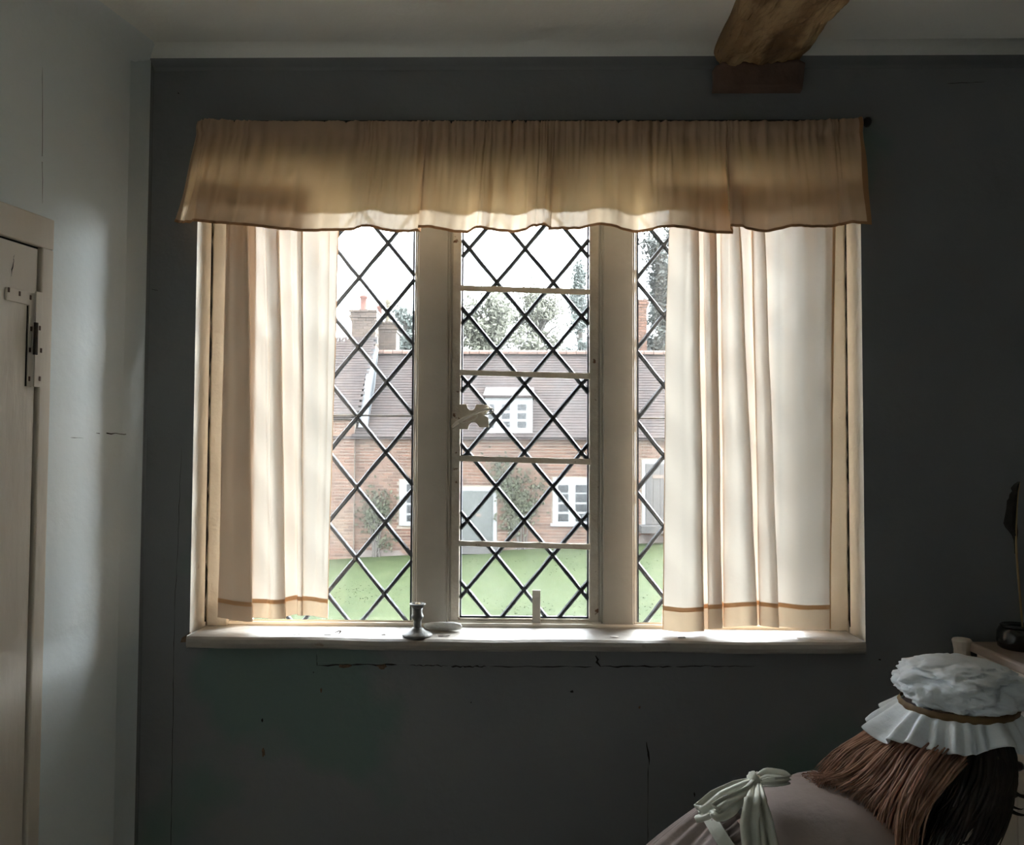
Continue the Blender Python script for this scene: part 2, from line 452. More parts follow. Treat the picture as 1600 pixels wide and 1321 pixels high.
# cove along the door wall
mb = MB(); vs = []
for (t, zz) in ((0.0, 0), (4.3, 0)):
    pass
def cove(u, v):
    a = u
    A = lp(0, CEIL - 0.05, 0.0); B = lp(0, CEIL, 0.0); E = lp(0, CEIL, 0.05)
    q = A*(1-a)**2 + B*2*a*(1-a) + E*a*a
    return q + DL*(v*4.3) + Vector((0, 0, 0.0005))
struct(MB().grid(cove, 8, 2).build('trim_4', M['wall_left'], smooth=True))

# cracks and chips in the plaster (small separate openings in the paint)
def crack_line(pts, wdt, parent, dn, name='crack', m=None):
    """thin ragged strip along pts, dn = outward normal of the wall"""
    mb = MB(); vs = []; n = len(pts)
    dn = Vector(dn)
    for i, p in enumerate(pts):
        p = Vector(p)
        t = (Vector(pts[min(i+1, n-1)]) - Vector(pts[max(i-1, 0)])).normalized()
        s = t.cross(dn).normalized()
        ww = wdt * random.uniform(0.35, 1.2) * (0.3 if i in (0, n-1) else 1)
        vs += [p + s*ww + dn*0.0006, p - s*ww + dn*0.0006]
    fs = [(2*i, 2*i+1, 2*i+3, 2*i+2) for i in range(n-1)]
    mb.add(vs, fs)
    return mb.build(name, m or M['crack'], parent)
def ragged(a, b, n, amp):
    a = Vector(a); b = Vector(b)
    return [a.lerp(b, i/n) + Vector((random.uniform(-1, 1), 0, random.uniform(-1, 1)))*amp*(0 if i in (0, n) else 1) for i in range(n+1)]
def wcrack(p0, p1, n=10, amp=0.0015, wdt=0.001):
    crack_line(ragged(at(*p0, W0), at(*p1, W0), n, amp), wdt, wall_w, (0, -1, 0))
wcrack((273, 960), (267, 1330), 24, 0.0008, 0.0007)
wcrack((284, 700), (273, 960), 14, 0.0015, 0.0005)
wcrack((1013, 1196), (1012, 1330), 10, 0.0008, 0.0007)
wcrack((1480, 131), (1540, 128), 8, 0.001, 0.0006)
wcrack((237, 452), (247, 455), 4, 0.001, 0.001)
wcrack((1010, 1160), (1014, 1196), 5, 0.003, 0.002)
def lcrack(p0, p1, n, amp, wdt):
    a = lp(*on_left(*p0)); b = lp(*on_left(*p1))
    crack_line(ragged(a, b, n, amp), wdt, wall_l, NL)
lcrack((150, 677), (208, 679), 8, 0.0012, 0.0012)
lcrack((66, 105), (66, 318), 12, 0.0007, 0.0006)
lcrack((110, 684), (130, 685), 4, 0.0006, 0.0005)
def chip(px, py, rx, rz_, m='chip'):
    c = at(px, py, W0); n = 11
    pts = []
    for k in range(n):
        th = 2*math.pi*k/n
        q = random.uniform(0.6, 1.15)
        pts.append(c + Vector((rx*q*math.cos(th), -0.0004, rz_*q*math.sin(th))))
    MB().prism(pts, (0, -0.0012, 0)).build('paint_chip', M[m], wall_w)
chip(412, 1176, 0.004, 0.011); chip(410, 1126, 0.002, 0.005, 'crack'); chip(502, 1079, 0.003, 0.006)
chip(893, 1081, 0.004, 0.003, 'crack'); chip(1085, 1242, 0.002, 0.006, 'crack'); chip(1098, 1253, 0.002, 0.002, 'crack')
chip(1374, 1031, 0.004, 0.002, 'crack'); chip(490, 1051, 0.0015, 0.0015, 'crack'); chip(279, 146, 0.0015, 0.0015, 'crack')
chip(736, 1098, 0.0015, 0.0015, 'crack'); chip(999, 1106, 0.003, 0.003)

# apron board under the sill, its plaster joint broken
p0 = at(496, 1024, W0); p1 = at(936, 1040, W0); p2 = at(1345, 1042, W0)
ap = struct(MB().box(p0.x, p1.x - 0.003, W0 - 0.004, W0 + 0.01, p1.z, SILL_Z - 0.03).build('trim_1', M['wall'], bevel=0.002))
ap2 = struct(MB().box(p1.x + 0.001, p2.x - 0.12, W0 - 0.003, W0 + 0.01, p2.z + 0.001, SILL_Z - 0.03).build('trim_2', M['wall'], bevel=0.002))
crack_line(ragged(at(495, 1022, W0), at(495.5, 1041, W0), 6, 0.0006), 0.0014, wall_w, (0, -1, 0))
crack_line([at(930, 1024, W0) + Vector((0,-0.005,0)), at(934, 1030, W0)+ Vector((0,-0.005,0)), at(932, 1034, W0)+ Vector((0,-0.005,0)), at(938, 1041, W0)+ Vector((0,-0.005,0))], 0.003, wall_w, (0, -1, 0))
for a, b, ww in (((496, 1040), (620, 1039), 0.0018), ((640, 1040), (700, 1041), 0.0010), ((705, 1042), (760, 1042), 0.0016), ((765, 1042), (925, 1042), 0.0011), ((938, 1042), (1050, 1042), 0.0016), ((1055, 1042), (1180, 1041), 0.0009)):
    crack_line(ragged(at(*a, W0), at(*b, W0), 16, 0.0016), ww, wall_w, (0, -1, 0))
chip(540, 1041, 0.020, 0.004); chip(597, 1042, 0.013, 0.006); chip(1110, 1028, 0.007, 0.003)

# jamb boards facing the room behind the plaster reveal, a ragged dark joint between
def jamb(s, name):
    xo, xi = OPX - 0.008, INX - 0.002
    a = min(s*xo, s*xi); b = max(s*xo, s*xi)
    o = struct(MB().box(a, b, W0 + 0.076, YF + 0.012, SILL_Z, HEAD - 0.03).build(name, M['reveal'], bevel=0.002))
    zz = [lerp(SILL_Z + 0.01, HEAD - 0.05, i/60) for i in range(61)]
    vs = []
    for z in zz:
        wv = random.uniform(0.0003, 0.0042)
        vs += [(s*(OPX - 0.0035), W0 + 0.0745, z), (s*(OPX - 0.0045 - wv), W0 + 0.0745, z)]
    MB().add(vs, [(2*i, 2*i+1, 2*i+3, 2*i+2) for i in range(60)]).build('crack', M['crack'], o)
    return o
jamb(-1, 'trim_5'); jamb(1, 'trim_6')
# soffit lining
MBs = MB().box(-INX, INX, W0 + 0.005, YF + 0.01, HEAD - 0.028, HEAD - 0.016)
struct(MBs.build('trim_7', M['reveal'], bevel=0.002))

# sill board with rounded nose
y0 = W0 - 0.05
prof = [(W0 + 0.10, SILL_Z), (y0 + 0.012, SILL_Z), (y0 + 0.004, SILL_Z - 0.004), (y0, SILL_Z - 0.012), (y0 + 0.003, SILL_Z - 0.020), (y0 + 0.010, SILL_Z - 0.025), (W0 + 0.10, SILL_Z - 0.026)]
xl = at(287, 1008, y0).x; xr = at(1357, 1014, y0).x
mb = MB()
n = 24
vs = []
for i in range(n+1):
    xx = lerp(xl, xr, i/n)
    e = min(1.0, min(xx - xl, xr - xx)/0.012 + 0.15)
    for (yy, zz) in prof:
        k = 1 if yy > W0 else 0
        xi = xx if not k else max(-OPX + 0.006, min(OPX - 0.006, xx))
        wob = 0.0012*math.sin(xx*9) + 0.0008*math.sin(xx*23)
        yq = yy if k else lerp(W0 - 0.03, yy, math.sqrt(e))
        vs.append((xi, yq, zz + wob*(0 if k else 1)))
np_ = len(prof)
fs = [(i*np_+j, (i+1)*np_+j, (i+1)*np_+(j+1)%np_, i*np_+(j+1)%np_) for i in range(n) for j in range(np_)]
fs += [tuple(range(np_))[::-1], tuple(range(n*np_, (n+1)*np_))]
fs = [f[::-1] for f in fs]
mb.add(vs, fs)
sill = struct(mb.build('trim_3', M['sill'], bevel=0.0015))
sill['label'] = 'cream painted window sill board with rounded front edge'

# small damp-broken corner of plaster beside the sill
c = at(292, 997, W0)
pts = [c + Vector((-0.012, -0.001, -0.009)), c + Vector((0.008, -0.001, -0.008)), c + Vector((0.009, -0.001, 0.014)), c + Vector((0.001, -0.001, 0.007)), c + Vector((-0.008, -0.001, 0.002))]
MB().prism(pts, (0, -0.006, 0)).build('broken_plaster', M['chip'], wall_w)

# ------------------------------------------------------------------ THE WINDOW
win = struct(empty('window_1', (0, YF, SILL_Z)))
YG = 1.955
ZT = at(822, 262, YG).z
ZB = at(822, 978, YG).z
MX = 0.2255
def mullion(xc, name='mullion'):
    hw = 0.0345
    pr = [(hw, YF), (hw + 0.0015, YF + 0.002), (hw + 0.0015, YF + 0.006), (hw + 0.006, YF + 0.006), (hw + 0.0075, YF + 0.010), (hw + 0.0075, YF + 0.014), (hw + 0.0115, YF + 0.014), (hw + 0.0125, YF + 0.018), (hw + 0.0125, YF + 0.06)]
    poly = [(xc + a, b, ZB - 0.02) for a, b in pr] + [(xc - a, b, ZB - 0.02) for a, b in pr[::-1]]
    return MB().prism(poly[::-1], (0, 0, ZT - ZB + 0.06)).build(name, M['frame_paint'], win)
mullion(-MX - 0.0015); mullion(MX - 0.003)
# stiles, head and bottom rail of the timber frame
for s in (-1, 1):
    a = [(INX + 0.01, YF), (INX - 0.018, YF), (INX - 0.021, YF + 0.003), (INX - 0.021, YF + 0.008), (INX - 0.028, YF + 0.008), (INX - 0.031, YF + 0.012), (INX - 0.038, YF + 0.012), (INX - 0.041, YF + 0.016), (INX - 0.041, YF + 0.06), (INX + 0.01, YF + 0.06)]
    poly = [(s*x_, y_, SILL_Z - 0.02) for x_, y_ in a]
    MB().prism(poly if s > 0 else poly[::-1], (0, 0, HEAD - SILL_Z)).build('stile', M['white_paint'], win)
MB().box(-INX, INX, YF, YF + 0.06, ZT, HEAD - 0.02).build('head_rail', M['white_paint'], win, bevel=0.004)
a = [(YF - 0.006, SILL_Z - 0.01), (YF - 0.006, SILL_Z + 0.004), (YF - 0.002, SILL_Z + 0.008), (YF + 0.006, SILL_Z + 0.008), (YF + 0.008, SILL_Z + 0.012), (YF + 0.018, ZB), (YF + 0.06, ZB), (YF + 0.06, SILL_Z - 0.01)]
MB().prism([(-INX, y_, z_) for y_, z_ in a], (2*INX, 0, 0)).build('bottom_rail', M['white_paint'], win)

def clip_poly(poly, x0, x1, z0, z1):
    for ax, val, sgn in ((0, x0, 1), (0, x1, -1), (1, z0, 1), (1, z1, -1)):
        outp = []
        for i in range(len(poly)):
            a, b = poly[i], poly[(i+1) % len(poly)]
            da, db = (a[ax]-val)*sgn, (b[ax]-val)*sgn
            if da >= 0: outp.append(a)
            if da*db < 0:
                t = da/(da-db)
                outp.append((a[0]+(b[0]-a[0])*t, a[1]+(b[1]-a[1])*t))
        poly = outp
        if len(poly) < 3: return None
    return poly
def area(p):
    return abs(sum(p[i][0]*p[(i+1)%len(p)][1] - p[(i+1)%len(p)][0]*p[i][1] for i in range(len(p))))/2

solder_me = None
def leaded(parent, x0, x1, z0, z1, nx, nz, dw, dh, Y):
    """a leaded panel: diamond panes set between crossing lead cames; (nx,nz) is one crossing"""
    global solder_me
    cw = 0.0055
    hw, hh = dw/2, dh/2
    ln = math.hypot(hw, hh)
    imin = int((x0 - nx)/hw) - 2; imax = int((x1 - nx)/hw) + 2
    jmin = int((z0 - nz)/hh) - 2; jmax = int((z1 - nz)/hh) + 2
    sh = 1 - cw*0.6/ (hw*hh/ln)
    for i in range(imin, imax+1):
        for j in range(jmin, jmax+1):
            if (i + j) % 2: 
                cx, cz = nx + i*hw, nz + j*hh
                p = clip_poly([(cx-hw*sh, cz), (cx, cz-hh*sh), (cx+hw*sh, cz), (cx, cz+hh*sh)], x0, x1, z0, z1)
                if p and area(p) > 2e-5:
                    tx, tz = random.uniform(-1, 1)*0.010, random.uniform(-1, 1)*0.010
                    pts = [(q[0], Y + 0.001 + (q[0]-cx)*tx + (q[1]-cz)*tz, q[1]) for q in p]
                    MB().prism(pts, (0, 0.002, 0)).build('pane', M['glass'], parent)
            else:
                cx, cz = nx + i*hw, nz + j*hh
                if x0 + 0.004 < cx < x1 - 0.004 and z0 + 0.004 < cz < z1 - 0.004:
                    if solder_me is None:
                        mb = MB().lathe([(0.0001, 0.0062), (0.004, 0.0055), (0.0062, 0.0035), (0.0066, 0.0)], (0, 0, 0), 8)
                        solder_me = mb.mesh('solder_joint'); solder_me.materials.append(M['lead'])
                        solder_me.transform(Matrix.Rotation(R(90), 4, 'X'))
                    o = bpy.data.objects.new('solder_joint', solder_me)
                    C.objects.link(o); attach(o, parent)
                    o.location = (cx, Y - 0.0005, cz)
    for sgn in (1, -1):
        for k in range(-60, 61):
            # line through (nx + k*dw... ) : x = nx + k*dw*1.0/1 + s*hw, z = nz + sgn*s*hh   (k in whole diamonds)
            bx = nx + k*dw
            lo, hi = -1e9, 1e9
            # x in [x0,x1]
            a, b = (x0 - bx)/hw, (x1 - bx)/hw
            lo, hi = max(lo, min(a, b)), min(hi, max(a, b))
            a, b = (z0 - nz)/(sgn*hh), (z1 - nz)/(sgn*hh)
            lo, hi = max(lo, min(a, b)), min(hi, max(a, b))
            if hi - lo < 0.06: continue
            A = Vector((bx + lo*hw, Y + 0.001, nz + sgn*lo*hh)); B = Vector((bx + hi*hw, Y + 0.001, nz + sgn*hi*hh))
            t = (B - A).normalized(); s = Vector((0, 1, 0)).cross(t)
            nseg = max(2, int((B-A).length/0.035))
            mb = MB(); vs = []
            for q in range(nseg+1):
                p = A.lerp(B, q/nseg) + s*random.uniform(-0.0006, 0.0006)
                ww = cw*random.uniform(0.92, 1.08)
                for a_, b_ in ((-1, 0.35), (-0.55, -1), (0.55, -1), (1, 0.35), (0.6, 1), (-0.6, 1)):
                    vs.append(p + s*(a_*ww) + Vector((0, b_*0.0042, 0)))
            fs = [(q*6+c_, q*6+(c_+1)%6, (q+1)*6+(c_+1)%6, (q+1)*6+c_) for q in range(nseg) for c_ in range(6)]
            fs += [(5,4,3,2,1,0), tuple(nseg*6+c_ for c_ in range(6))]
            mb.add(vs, fs).build('lead_came', M['lead'], parent)
    # edge cames
    for q in ((x0, x0+0.004, z0, z1), (x1-0.004, x1, z0, z1), (x0, x1, z0, z0+0.004), (x0, x1, z1-0.004, z1)):
        MB().box(q[0], q[1], Y - 0.003, Y + 0.005, q[2], q[3]).build('lead_edge', M['lead'], parent)

# fixed lights
PXM = YG/F
lx0, lx1 = -0.676, at(645.5, 700, YG).x
rx0, rx1 = at(995, 700, YG).x, 0.676
n1 = at(604, 651, YG); n2 = at(1037.5, 656.5, YG)
fl1 = struct(empty('fixed_light', (lx0, YG, ZB))); attach(fl1, win); del fl1['kind']
fl2 = empty('fixed_light', (rx0, YG, ZB)); attach(fl2, win)
n1 = at(604, 597, YG)
leaded(fl1, lx0, lx1, ZB, ZT, n1.x, n1.z, 90.5*PXM, 110.2*PXM, YG)
n2 = at(1037.5, 602, YG)
leaded(fl2, rx0, rx1, ZB, ZT, n2.x, n2.z, 88.0*PXM, 110.2*PXM, YG)
for f_, a0, a1, yy in ((fl1, lx0, lx1, 649.5), (fl2, rx0, rx1, 652.5)):
    z = at(700, yy, YG).z
    MB().tube([(lerp(a0, a1, i/10), YG + 0.012, z + 0.0006*math.sin(i*1.3)) for i in range(11)], 0.0026, 6).build('saddle_bar', M['saddle'], f_)

# opening casement: painted iron frame, leaded panel, four glazing bars, latch and stay
cs = empty('casement', (0, YG, ZB)); attach(cs, win)
gx0, gx1 = at(719, 650, YG - 0.01).x, at(921, 650, YG - 0.01).x
ox0, ox1 = -MX - 0.0015 + 0.046, MX - 0.003 - 0.046
gz0 = at(820, 967, YG - 0.01).z
oz0, oz1 = ZB - 0.004, ZT
mb = MB()
YC = YG - 0.012
vo = [(ox0, oz0), (ox1, oz0), (ox1, oz1), (ox0, oz1)]; vi = [(gx0, gz0), (gx1, gz0), (gx1, oz1 - 0.012), (gx0, oz1 - 0.012)]
vs = []
for (ring_, yy) in ((vo, YC), (vi, YC), (vi, YC + 0.02), (vo, YC + 0.02)):
    vs += [(x_, yy, z_) for x_, z_ in ring_]
fs = []
for k in range(4):
    for i in range(4):
        j = (i+1) % 4; k2 = (k+1) % 4
        fs.append((k*4+i, k*4+j, k2*4+j, k2*4+i))
mb.add(vs, fs)
mb.build('casement_frame', M['iron_paint'], cs, bevel=0.002)
nc = at(820, 600, YG)
leaded(cs, gx0 + 0.001, gx1 - 0.001, gz0, oz1 - 0.012, nc.x, nc.z, 88.6*PXM, 106.9*PXM, YG)
for ya, yb in ((450, 456.5), (582, 588), (716.5, 722), (849.5, 855)):
    a = at(717, ya, YC); b = at(924, yb, YC)
    mb = MB(); vs = []
    for i in range(13):
        p = a.lerp(b, i/12)
        hh = 0.0066 * random.uniform(0.88, 1.1)
        for (yy, zz) in ((-0.001, -hh), (-0.001, hh), (0.006, hh), (0.006, -hh)):
            vs.append((p.x, YC + yy, p.z + zz))
    fs = [(i*4+c_, i*4+(c_+1)%4, (i+1)*4+(c_+1)%4, (i+1)*4+c_) for i in range(12) for c_ in range(4)] + [(3,2,1,0), (48,49,50,51)]
    mb.add(vs, fs).build('glazing_bar', M['iron_paint'], cs, bevel=0.001)

# latch plate with scalloped edges and a pivoting spade handle
def pp(px, py, Y): return at(px, py, Y)
out = [(716, 632), (729, 632), (731, 638), (734, 641), (739, 641), (742, 638), (744, 632), (762, 633), (765, 640), (761, 646), (757, 649), (763, 653), (764, 668), (749, 668), (746, 663), (742, 660), (737, 660), (733, 664), (731, 671), (716, 671)]
YL = YC - 0.004
plate = MB().prism([pp(a, b, YL) for a, b in out], (0, 0.004, 0)).build('latch_plate', M['iron_paint'], cs, bevel=0.0008)
path = [pp(a, b, YL - 0.008) for a, b in ((706, 668), (714, 661), (724, 655), (735, 650), (748, 644), (760, 640), (770, 639))]
MB().tube(path, [0.004, 0.0065, 0.006, 0.0045, 0.0035, 0.0045, 0.003], 10, flat=0.6).build('latch_handle', M['white_paint'], cs, smooth=True)
def loop(cx, cy, rx, ry, ang, r, name):
    pts = []
    for k in range(21):
        th = 2*math.pi*k/20
        u, v = rx*math.cos(th), ry*math.sin(th)
        pts.append(pp(cx + u*math.cos(ang) - v*math.sin(ang), cy + u*math.sin(ang) + v*math.cos(ang), YL - 0.012))
    MB().tube(pts, r, 6, cap=False).build(name, M['white_paint'], cs, smooth=True)
loop(732, 655, 15, 4.5, -0.34, 0.0016, 'latch_loop')
loop(763, 644, 9, 3.2, -0.34, 0.0014, 'latch_loop')
bk = [pp(a, b, YL) for a, b in ((704, 654), (709, 653), (714, 656), (720, 656), (720, 666), (712, 668), (705, 672))]
MB().prism(bk, (0, 0.006, 0)).build('latch_keeper', M['iron_paint'], cs, bevel=0.001)
# stay: an upright hooked tongue on the bottom rail
pts = []
for k in range(15):
    a = k/14
    yy = lerp(977, 921, a)
    yo = YC - 0.004 - 0.010*max(0, (a-0.75)/0.25)**2 + 0.0
    pts.append((pp(838, yy, YC), yo))
mb = MB(); vs = []
for (p, yo) in pts:
    hw = 0.0098
    vs += [(p.x - hw, yo - 0.003, p.z), (p.x + hw, yo - 0.003, p.z), (p.x + hw, yo + 0.003, p.z), (p.x - hw, yo + 0.003, p.z)]
fs = [(i*4+c_, i*4+(c_+1)%4, (i+1)*4+(c_+1)%4, (i+1)*4+c_) for i in range(14) for c_ in range(4)] + [(3,2,1,0), (56,57,58,59)]
mb.add(vs, fs).build('stay_hook', M['frame_paint'], cs, bevel=0.0015)
p = pp(838, 976, YC)
MB().box(p.x - 0.0115, p.x + 0.0115, YC - 0.009, YC, p.z - 0.004, p.z + 0.005).build('stay_foot', M['white_paint'], cs, bevel=0.001)

# ------------------------------------------------------------------ door in the splayed wall
door = struct(empty('door_1', lp(0.6, 0, 0)))
tc_, zc_ = on_left(78, 345)           # outer corner of casing
td_, zd_ = on_left(57, 388)           # corner of the leaf
def lbox(t0, t1, z0, z1, o0, o1):
    mb = MB()
    vs = [lp(t, z, o) for z in (z0, z1) for (t, o) in ((t0, o0), (t1, o0), (t1, o1), (t0, o1))]
    mb.add(vs, [(0,3,2,1),(4,5,6,7),(0,1,5,4),(1,2,6,5),(2,3,7,6),(3,0,4,7)])
    return mb
tw = 1.12
lbox(tc_, td_ - 0.002, 0, zd_ + 0.002, -0.01, 0.012).build('casing', M['door'], door, bevel=0.003)
lbox(tc_, tw, zd_ + 0.002, zc_, -0.01, 0.012).build('casing', M['door'], door, bevel=0.003)
lbox(td_ - 0.004, tw, -0.0, zd_ + 0.004, -0.02, 0.0005).build('shadow_gap', M['crack'], door)
tp = td_ + 0.0035
bt = 0
for wd in (0.155, 0.17, 0.15, 0.16, 0.14):
    lbox(tp, tp + wd - 0.0015, 0.01, zd_ - 0.003, -0.015, 0.007).build('plank', M['door'], door, bevel=0.0015)
    tp += wd
# knot split in the plank
a = lp(*on_left(22, 398, 0.007), 0.0072); b = lp(*on_left(17, 432, 0.007), 0.0072)
crack_line(ragged(a, b, 7, 0.001), 0.0011, door, NL)
lcrack((45, 690), (43, 860), 10, 0.0006, 0.0006)
# HL hinge
hg = None
t0, z0 = on_left(9, 446, 0.008); t1, z1 = on_left(52, 457, 0.008); _, zb_ = on_left(52, 605, 0.008)
ta, _ = on_left(44, 500, 0.008)
ztop, zarm = z1, z1 - 0.024
poly = [(t0, z0 - 0.003), (t0, z0 - 0.027), (ta, zarm - 0.003), (ta, zb_), (t1, zb_), (t1, ztop)]
hg = MB().prism([lp(t, z, 0.007) for t, z in poly], NL*0.003).build('hinge', M['door'], door, bevel=0.0008)
tb0, _ = on_left(54, 500, 0.012); tb1, _ = on_left(64, 500, 0.012)
MB().prism([lp(t, z, 0.012) for t, z in ((tb0, ztop + 0.002), (tb1, ztop + 0.002), (tb1, zb_), (tb0, zb_))], NL*0.003).build('hinge_leaf', M['door'], hg, bevel=0.0008)
tk = (t1 + tb0)/2
zk1 = on_left(54, 505, 0.01)[1]; zk2 = on_left(54, 555, 0.01)[1]
MB().tube([lp(tk, zk1, 0.016), lp(tk, zk2, 0.016)], 0.0042, 10).build('hinge_knuckle', M['saddle'], hg)
lbox(t1, tb0, zb_, zk2, 0.0072, 0.0085).build('hinge_gap', M['crack'], hg)
lbox(ta + 0.0005, ta + 0.003, zb_, zarm - 0.004, 0.0068, 0.0078).build('hinge_gap', M['crack'], hg)
for (px_, py_) in ((15, 453), (32, 459), (49, 465), (50, 514), (48, 547), (47, 592), (60, 513), (62, 548), (60, 592)):
    t, z = on_left(px_, py_, 0.012)
    o_ = 0.0103 if px_ < 53 else 0.0153
    c = lp(t, z, o_)
    MB().obox(c, DL*0.0022, NL*0.0006, Vector((0, 0, 0.0045))).build('screw', M['oak_dark'], hg, bevel=0.0008)

# ------------------------------------------------------------------ oak ceiling beam
YE = W0 + 0.01
bl = at(1116, 100, W0).x; br = at(1246, 100, W0).x
zbm = at(1180, 116, W0).z
def beam_pt(u, v):
    # u around the section (open box: up the near side, across the bottom, up the far side), v along towards the camera
    y = lerp(W0 - 0.012, 0.3, v)
    sec = [(bl - 0.006, CEIL + 0.03), (bl - 0.004, zbm + 0.045), (bl + 0.004, zbm + 0.024), (bl + 0.026, zbm + 0.004), (bl + 0.07, zbm), (br - 0.05, zbm - 0.002), (br - 0.012, zbm + 0.006), (br, zbm + 0.022), (br + 0.002, zbm + 0.05), (br + 0.004, CEIL + 0.03)]
    t = u*(len(sec)-1); i = min(int(t), len(sec)-2); f = t - i
    x_ = lerp(sec[i][0], sec[i+1][0], f); z_ = lerp(sec[i][1], sec[i+1][1], f)
    q = Vector((x_*7, y*3.2, z_*9))
    nz_ = noise.noise(q*2.2)*0.014 + round(noise.noise(q*4.5)*3)/3*0.010 + noise.noise(q*13)*0.004
    ax = abs(noise.noise(Vector((x_*30, y*4, 3.3))))
    z2 = z_ + nz_*(1 if z_ < CEIL else 0) - ax*0.005
    x2 = x_ + noise.noise(q*3 + Vector((9, 1, 4)))*0.008
    return Vector((x2 + (W0 - y)*0.01, y, z2))
mb = MB().grid(beam_pt, 60, 150)
# close the end against the wall
nu = 61
mb.f.append(tuple(range(nu))); mb.m.append(0)
mb.f.append(tuple(range(150*nu, 151*nu))[::-1]); mb.m.append(0)
bm_o = mb.build('ceiling_beam', M['beam'])
bm_o['label'] = 'rough hewn oak beam under the ceiling'
bm_o['kind'] = 'structure'
# the bearing block at its end
def block(u, v):
    z = lerp(at(1180, 146, W0).z, at(1180, 112, W0).z, v)
    xa = at(1113, 130, W0).x; xb = at(1249, 130, W0).x
    pts = [(xa, W0 + 0.01), (xa, W0 - 0.03), (xa + 0.012, W0 - 0.05), (xb - 0.02, W0 - 0.055), (xb, W0 - 0.04), (xb + 0.003, W0 + 0.01)]
    t = u*5; i = min(int(t), 4); f = t - i
    x_ = lerp(pts[i][0], pts[i+1][0], f); y_ = lerp(pts[i][1], pts[i+1][1], f)
    n_ = noise.noise(Vector((x_*25, y_*25, z*25)))*0.006
    return Vector((x_ + n_*0.4, y_ + n_ + 0.02*(1-v), z))
mb = MB().grid(block, 30, 8)
mb.f.append(tuple(range(31))[::-1]); mb.m.append(0)
mb.f.append(tuple(range(8*31, 9*31))); mb.m.append(0)
mb.build('bearing_block', M['oak_dark'], bm_o, smooth=True)

# ------------------------------------------------------------------ curtains
def catmull(P, t):
    n = len(P) - 1
    x = min(max(t, 0), 1)*n; i = min(int(x), n-1); f = x - i
    p0 = P[max(i-1, 0)]; p1 = P[i]; p2 = P[i+1]; p3 = P[min(i+2, n)]
    o = []
    for k in range(len(p1)):
        a, b, c_, d = p0[k], p1[k], p2[k], p3[k]
        m1 = (c_-a)*0.36; m2 = (d-b)*0.36
        f2, f3 = f*f, f*f*f
        o.append((2*f3-3*f2+1)*b + (f3-2*f2+f)*m1 + (-2*f3+3*f2)*c_ + (f3-f2)*m2)
    return o

def side_curtain(pts, yt, yb, hem_h, label, seed):
    Y0 = 1.872
    top = [(at(p[0], yt, Y0).x, Y0 - p[1]) for p in pts]
    bot = [(at(p[2], yb(p[2]), Y0).x, Y0 - p[3]) for p in pts]
    zt = at(800, yt, Y0).z
    P = [(a[0], a[1], b[0], b[1], at(p[2], yb(p[2]), Y0).z) for a, b, p in zip(top, bot, pts)]
    def f(u, v, off=0.0):
        x0, y0_, x1, y1_, z1 = catmull(P, u)
        k = v**0.85
        x_ = lerp(x0, x1, k); y_ = lerp(y0_, y1_, k)
        z_ = lerp(zt, z1, v)
        y_ += 0.0022*noise.noise(Vector((u*14 + seed, v*5, 1.7))) + 0.0009*noise.noise(Vector((u*40, v*16, seed)))
        x_ += 0.0022*noise.noise(Vector((u*9, v*4, seed + 5)))
        gat = (1 - v)**1.3
        ph_ = u*2*math.pi*(len(pts)*0.9) + 2.2*noise.noise(Vector((u*4, v*1.2, seed)))
        y_ += 0.0046*gat*math.sin(ph_) + 0.0015*math.sin(u*2*math.pi*len(pts)*0.55 + v*1.5)
        x_ += 0.0035*gat*math.cos(ph_)
        return Vector((x_, min(y_, 1.9) - off, z_))
    nu = (len(pts)-1)*9
    root = MB().grid(lambda u, v: f(u, v), nu, 46).build('window_curtain', M['curtain'], smooth=True)
    H = at(800, 700, Y0).z - at(800, 701, Y0).z
    L_ = zt - P[0][4]
    vh = 1 - hem_h*H/L_
    MB().grid(lambda u, v: f(u, lerp(vh, 1, v), -0.0016), nu, 4).build('hem', M['hem_band'], root, smooth=True)
    MB().grid(lambda u, v: f(u, lerp(vh - 0.006, vh + 0.004, v), 0.0006 + 0.0006*random.random()), nu, 1).build('hem_seam', M['hem'], root, smooth=True)
    e = 0.010
    MB().grid(lambda u, v: f(lerp(0, e*0.5, u), v, 0.0008), 2, 46).build('edge_seam', M['hem'], root, smooth=True)
    MB().grid(lambda u, v: f(lerp(1 - e, 1, u), v, 0.0008), 2, 46).build('edge_seam', M['hem'], root, smooth=True)
    tag(root, label, 'curtain')
    return root
lcur = [(398,-.012,394,-.012),(378,-.013,368,-.013),(361,-.004,344,-.004),(360,.010,343,.008),(374,.018,368,.020),(388,.016,397,.014),(381,-.006,391,-.006),(400,-.007,416,-.007),(412,.004,424,.004),(419,.016,430,.010),(437,.017,449,.014),(431,-.005,442,-.006),(453,-.006,462,-.006),(466,.006,466,.004),(474,.014,474,.010),(472,.004,474,.0),(500,-.002,492,-.002),(517,.003,504,.004),(531,.006,513,.006)]
side_curtain(lcur, 300, lambda x: 966 + 3*math.sin((x-343)/24.0) + (2 if 395 < x < 450 else -2), 26, 'cream cotton curtain hanging in soft folds on the side near the door', 3.0)
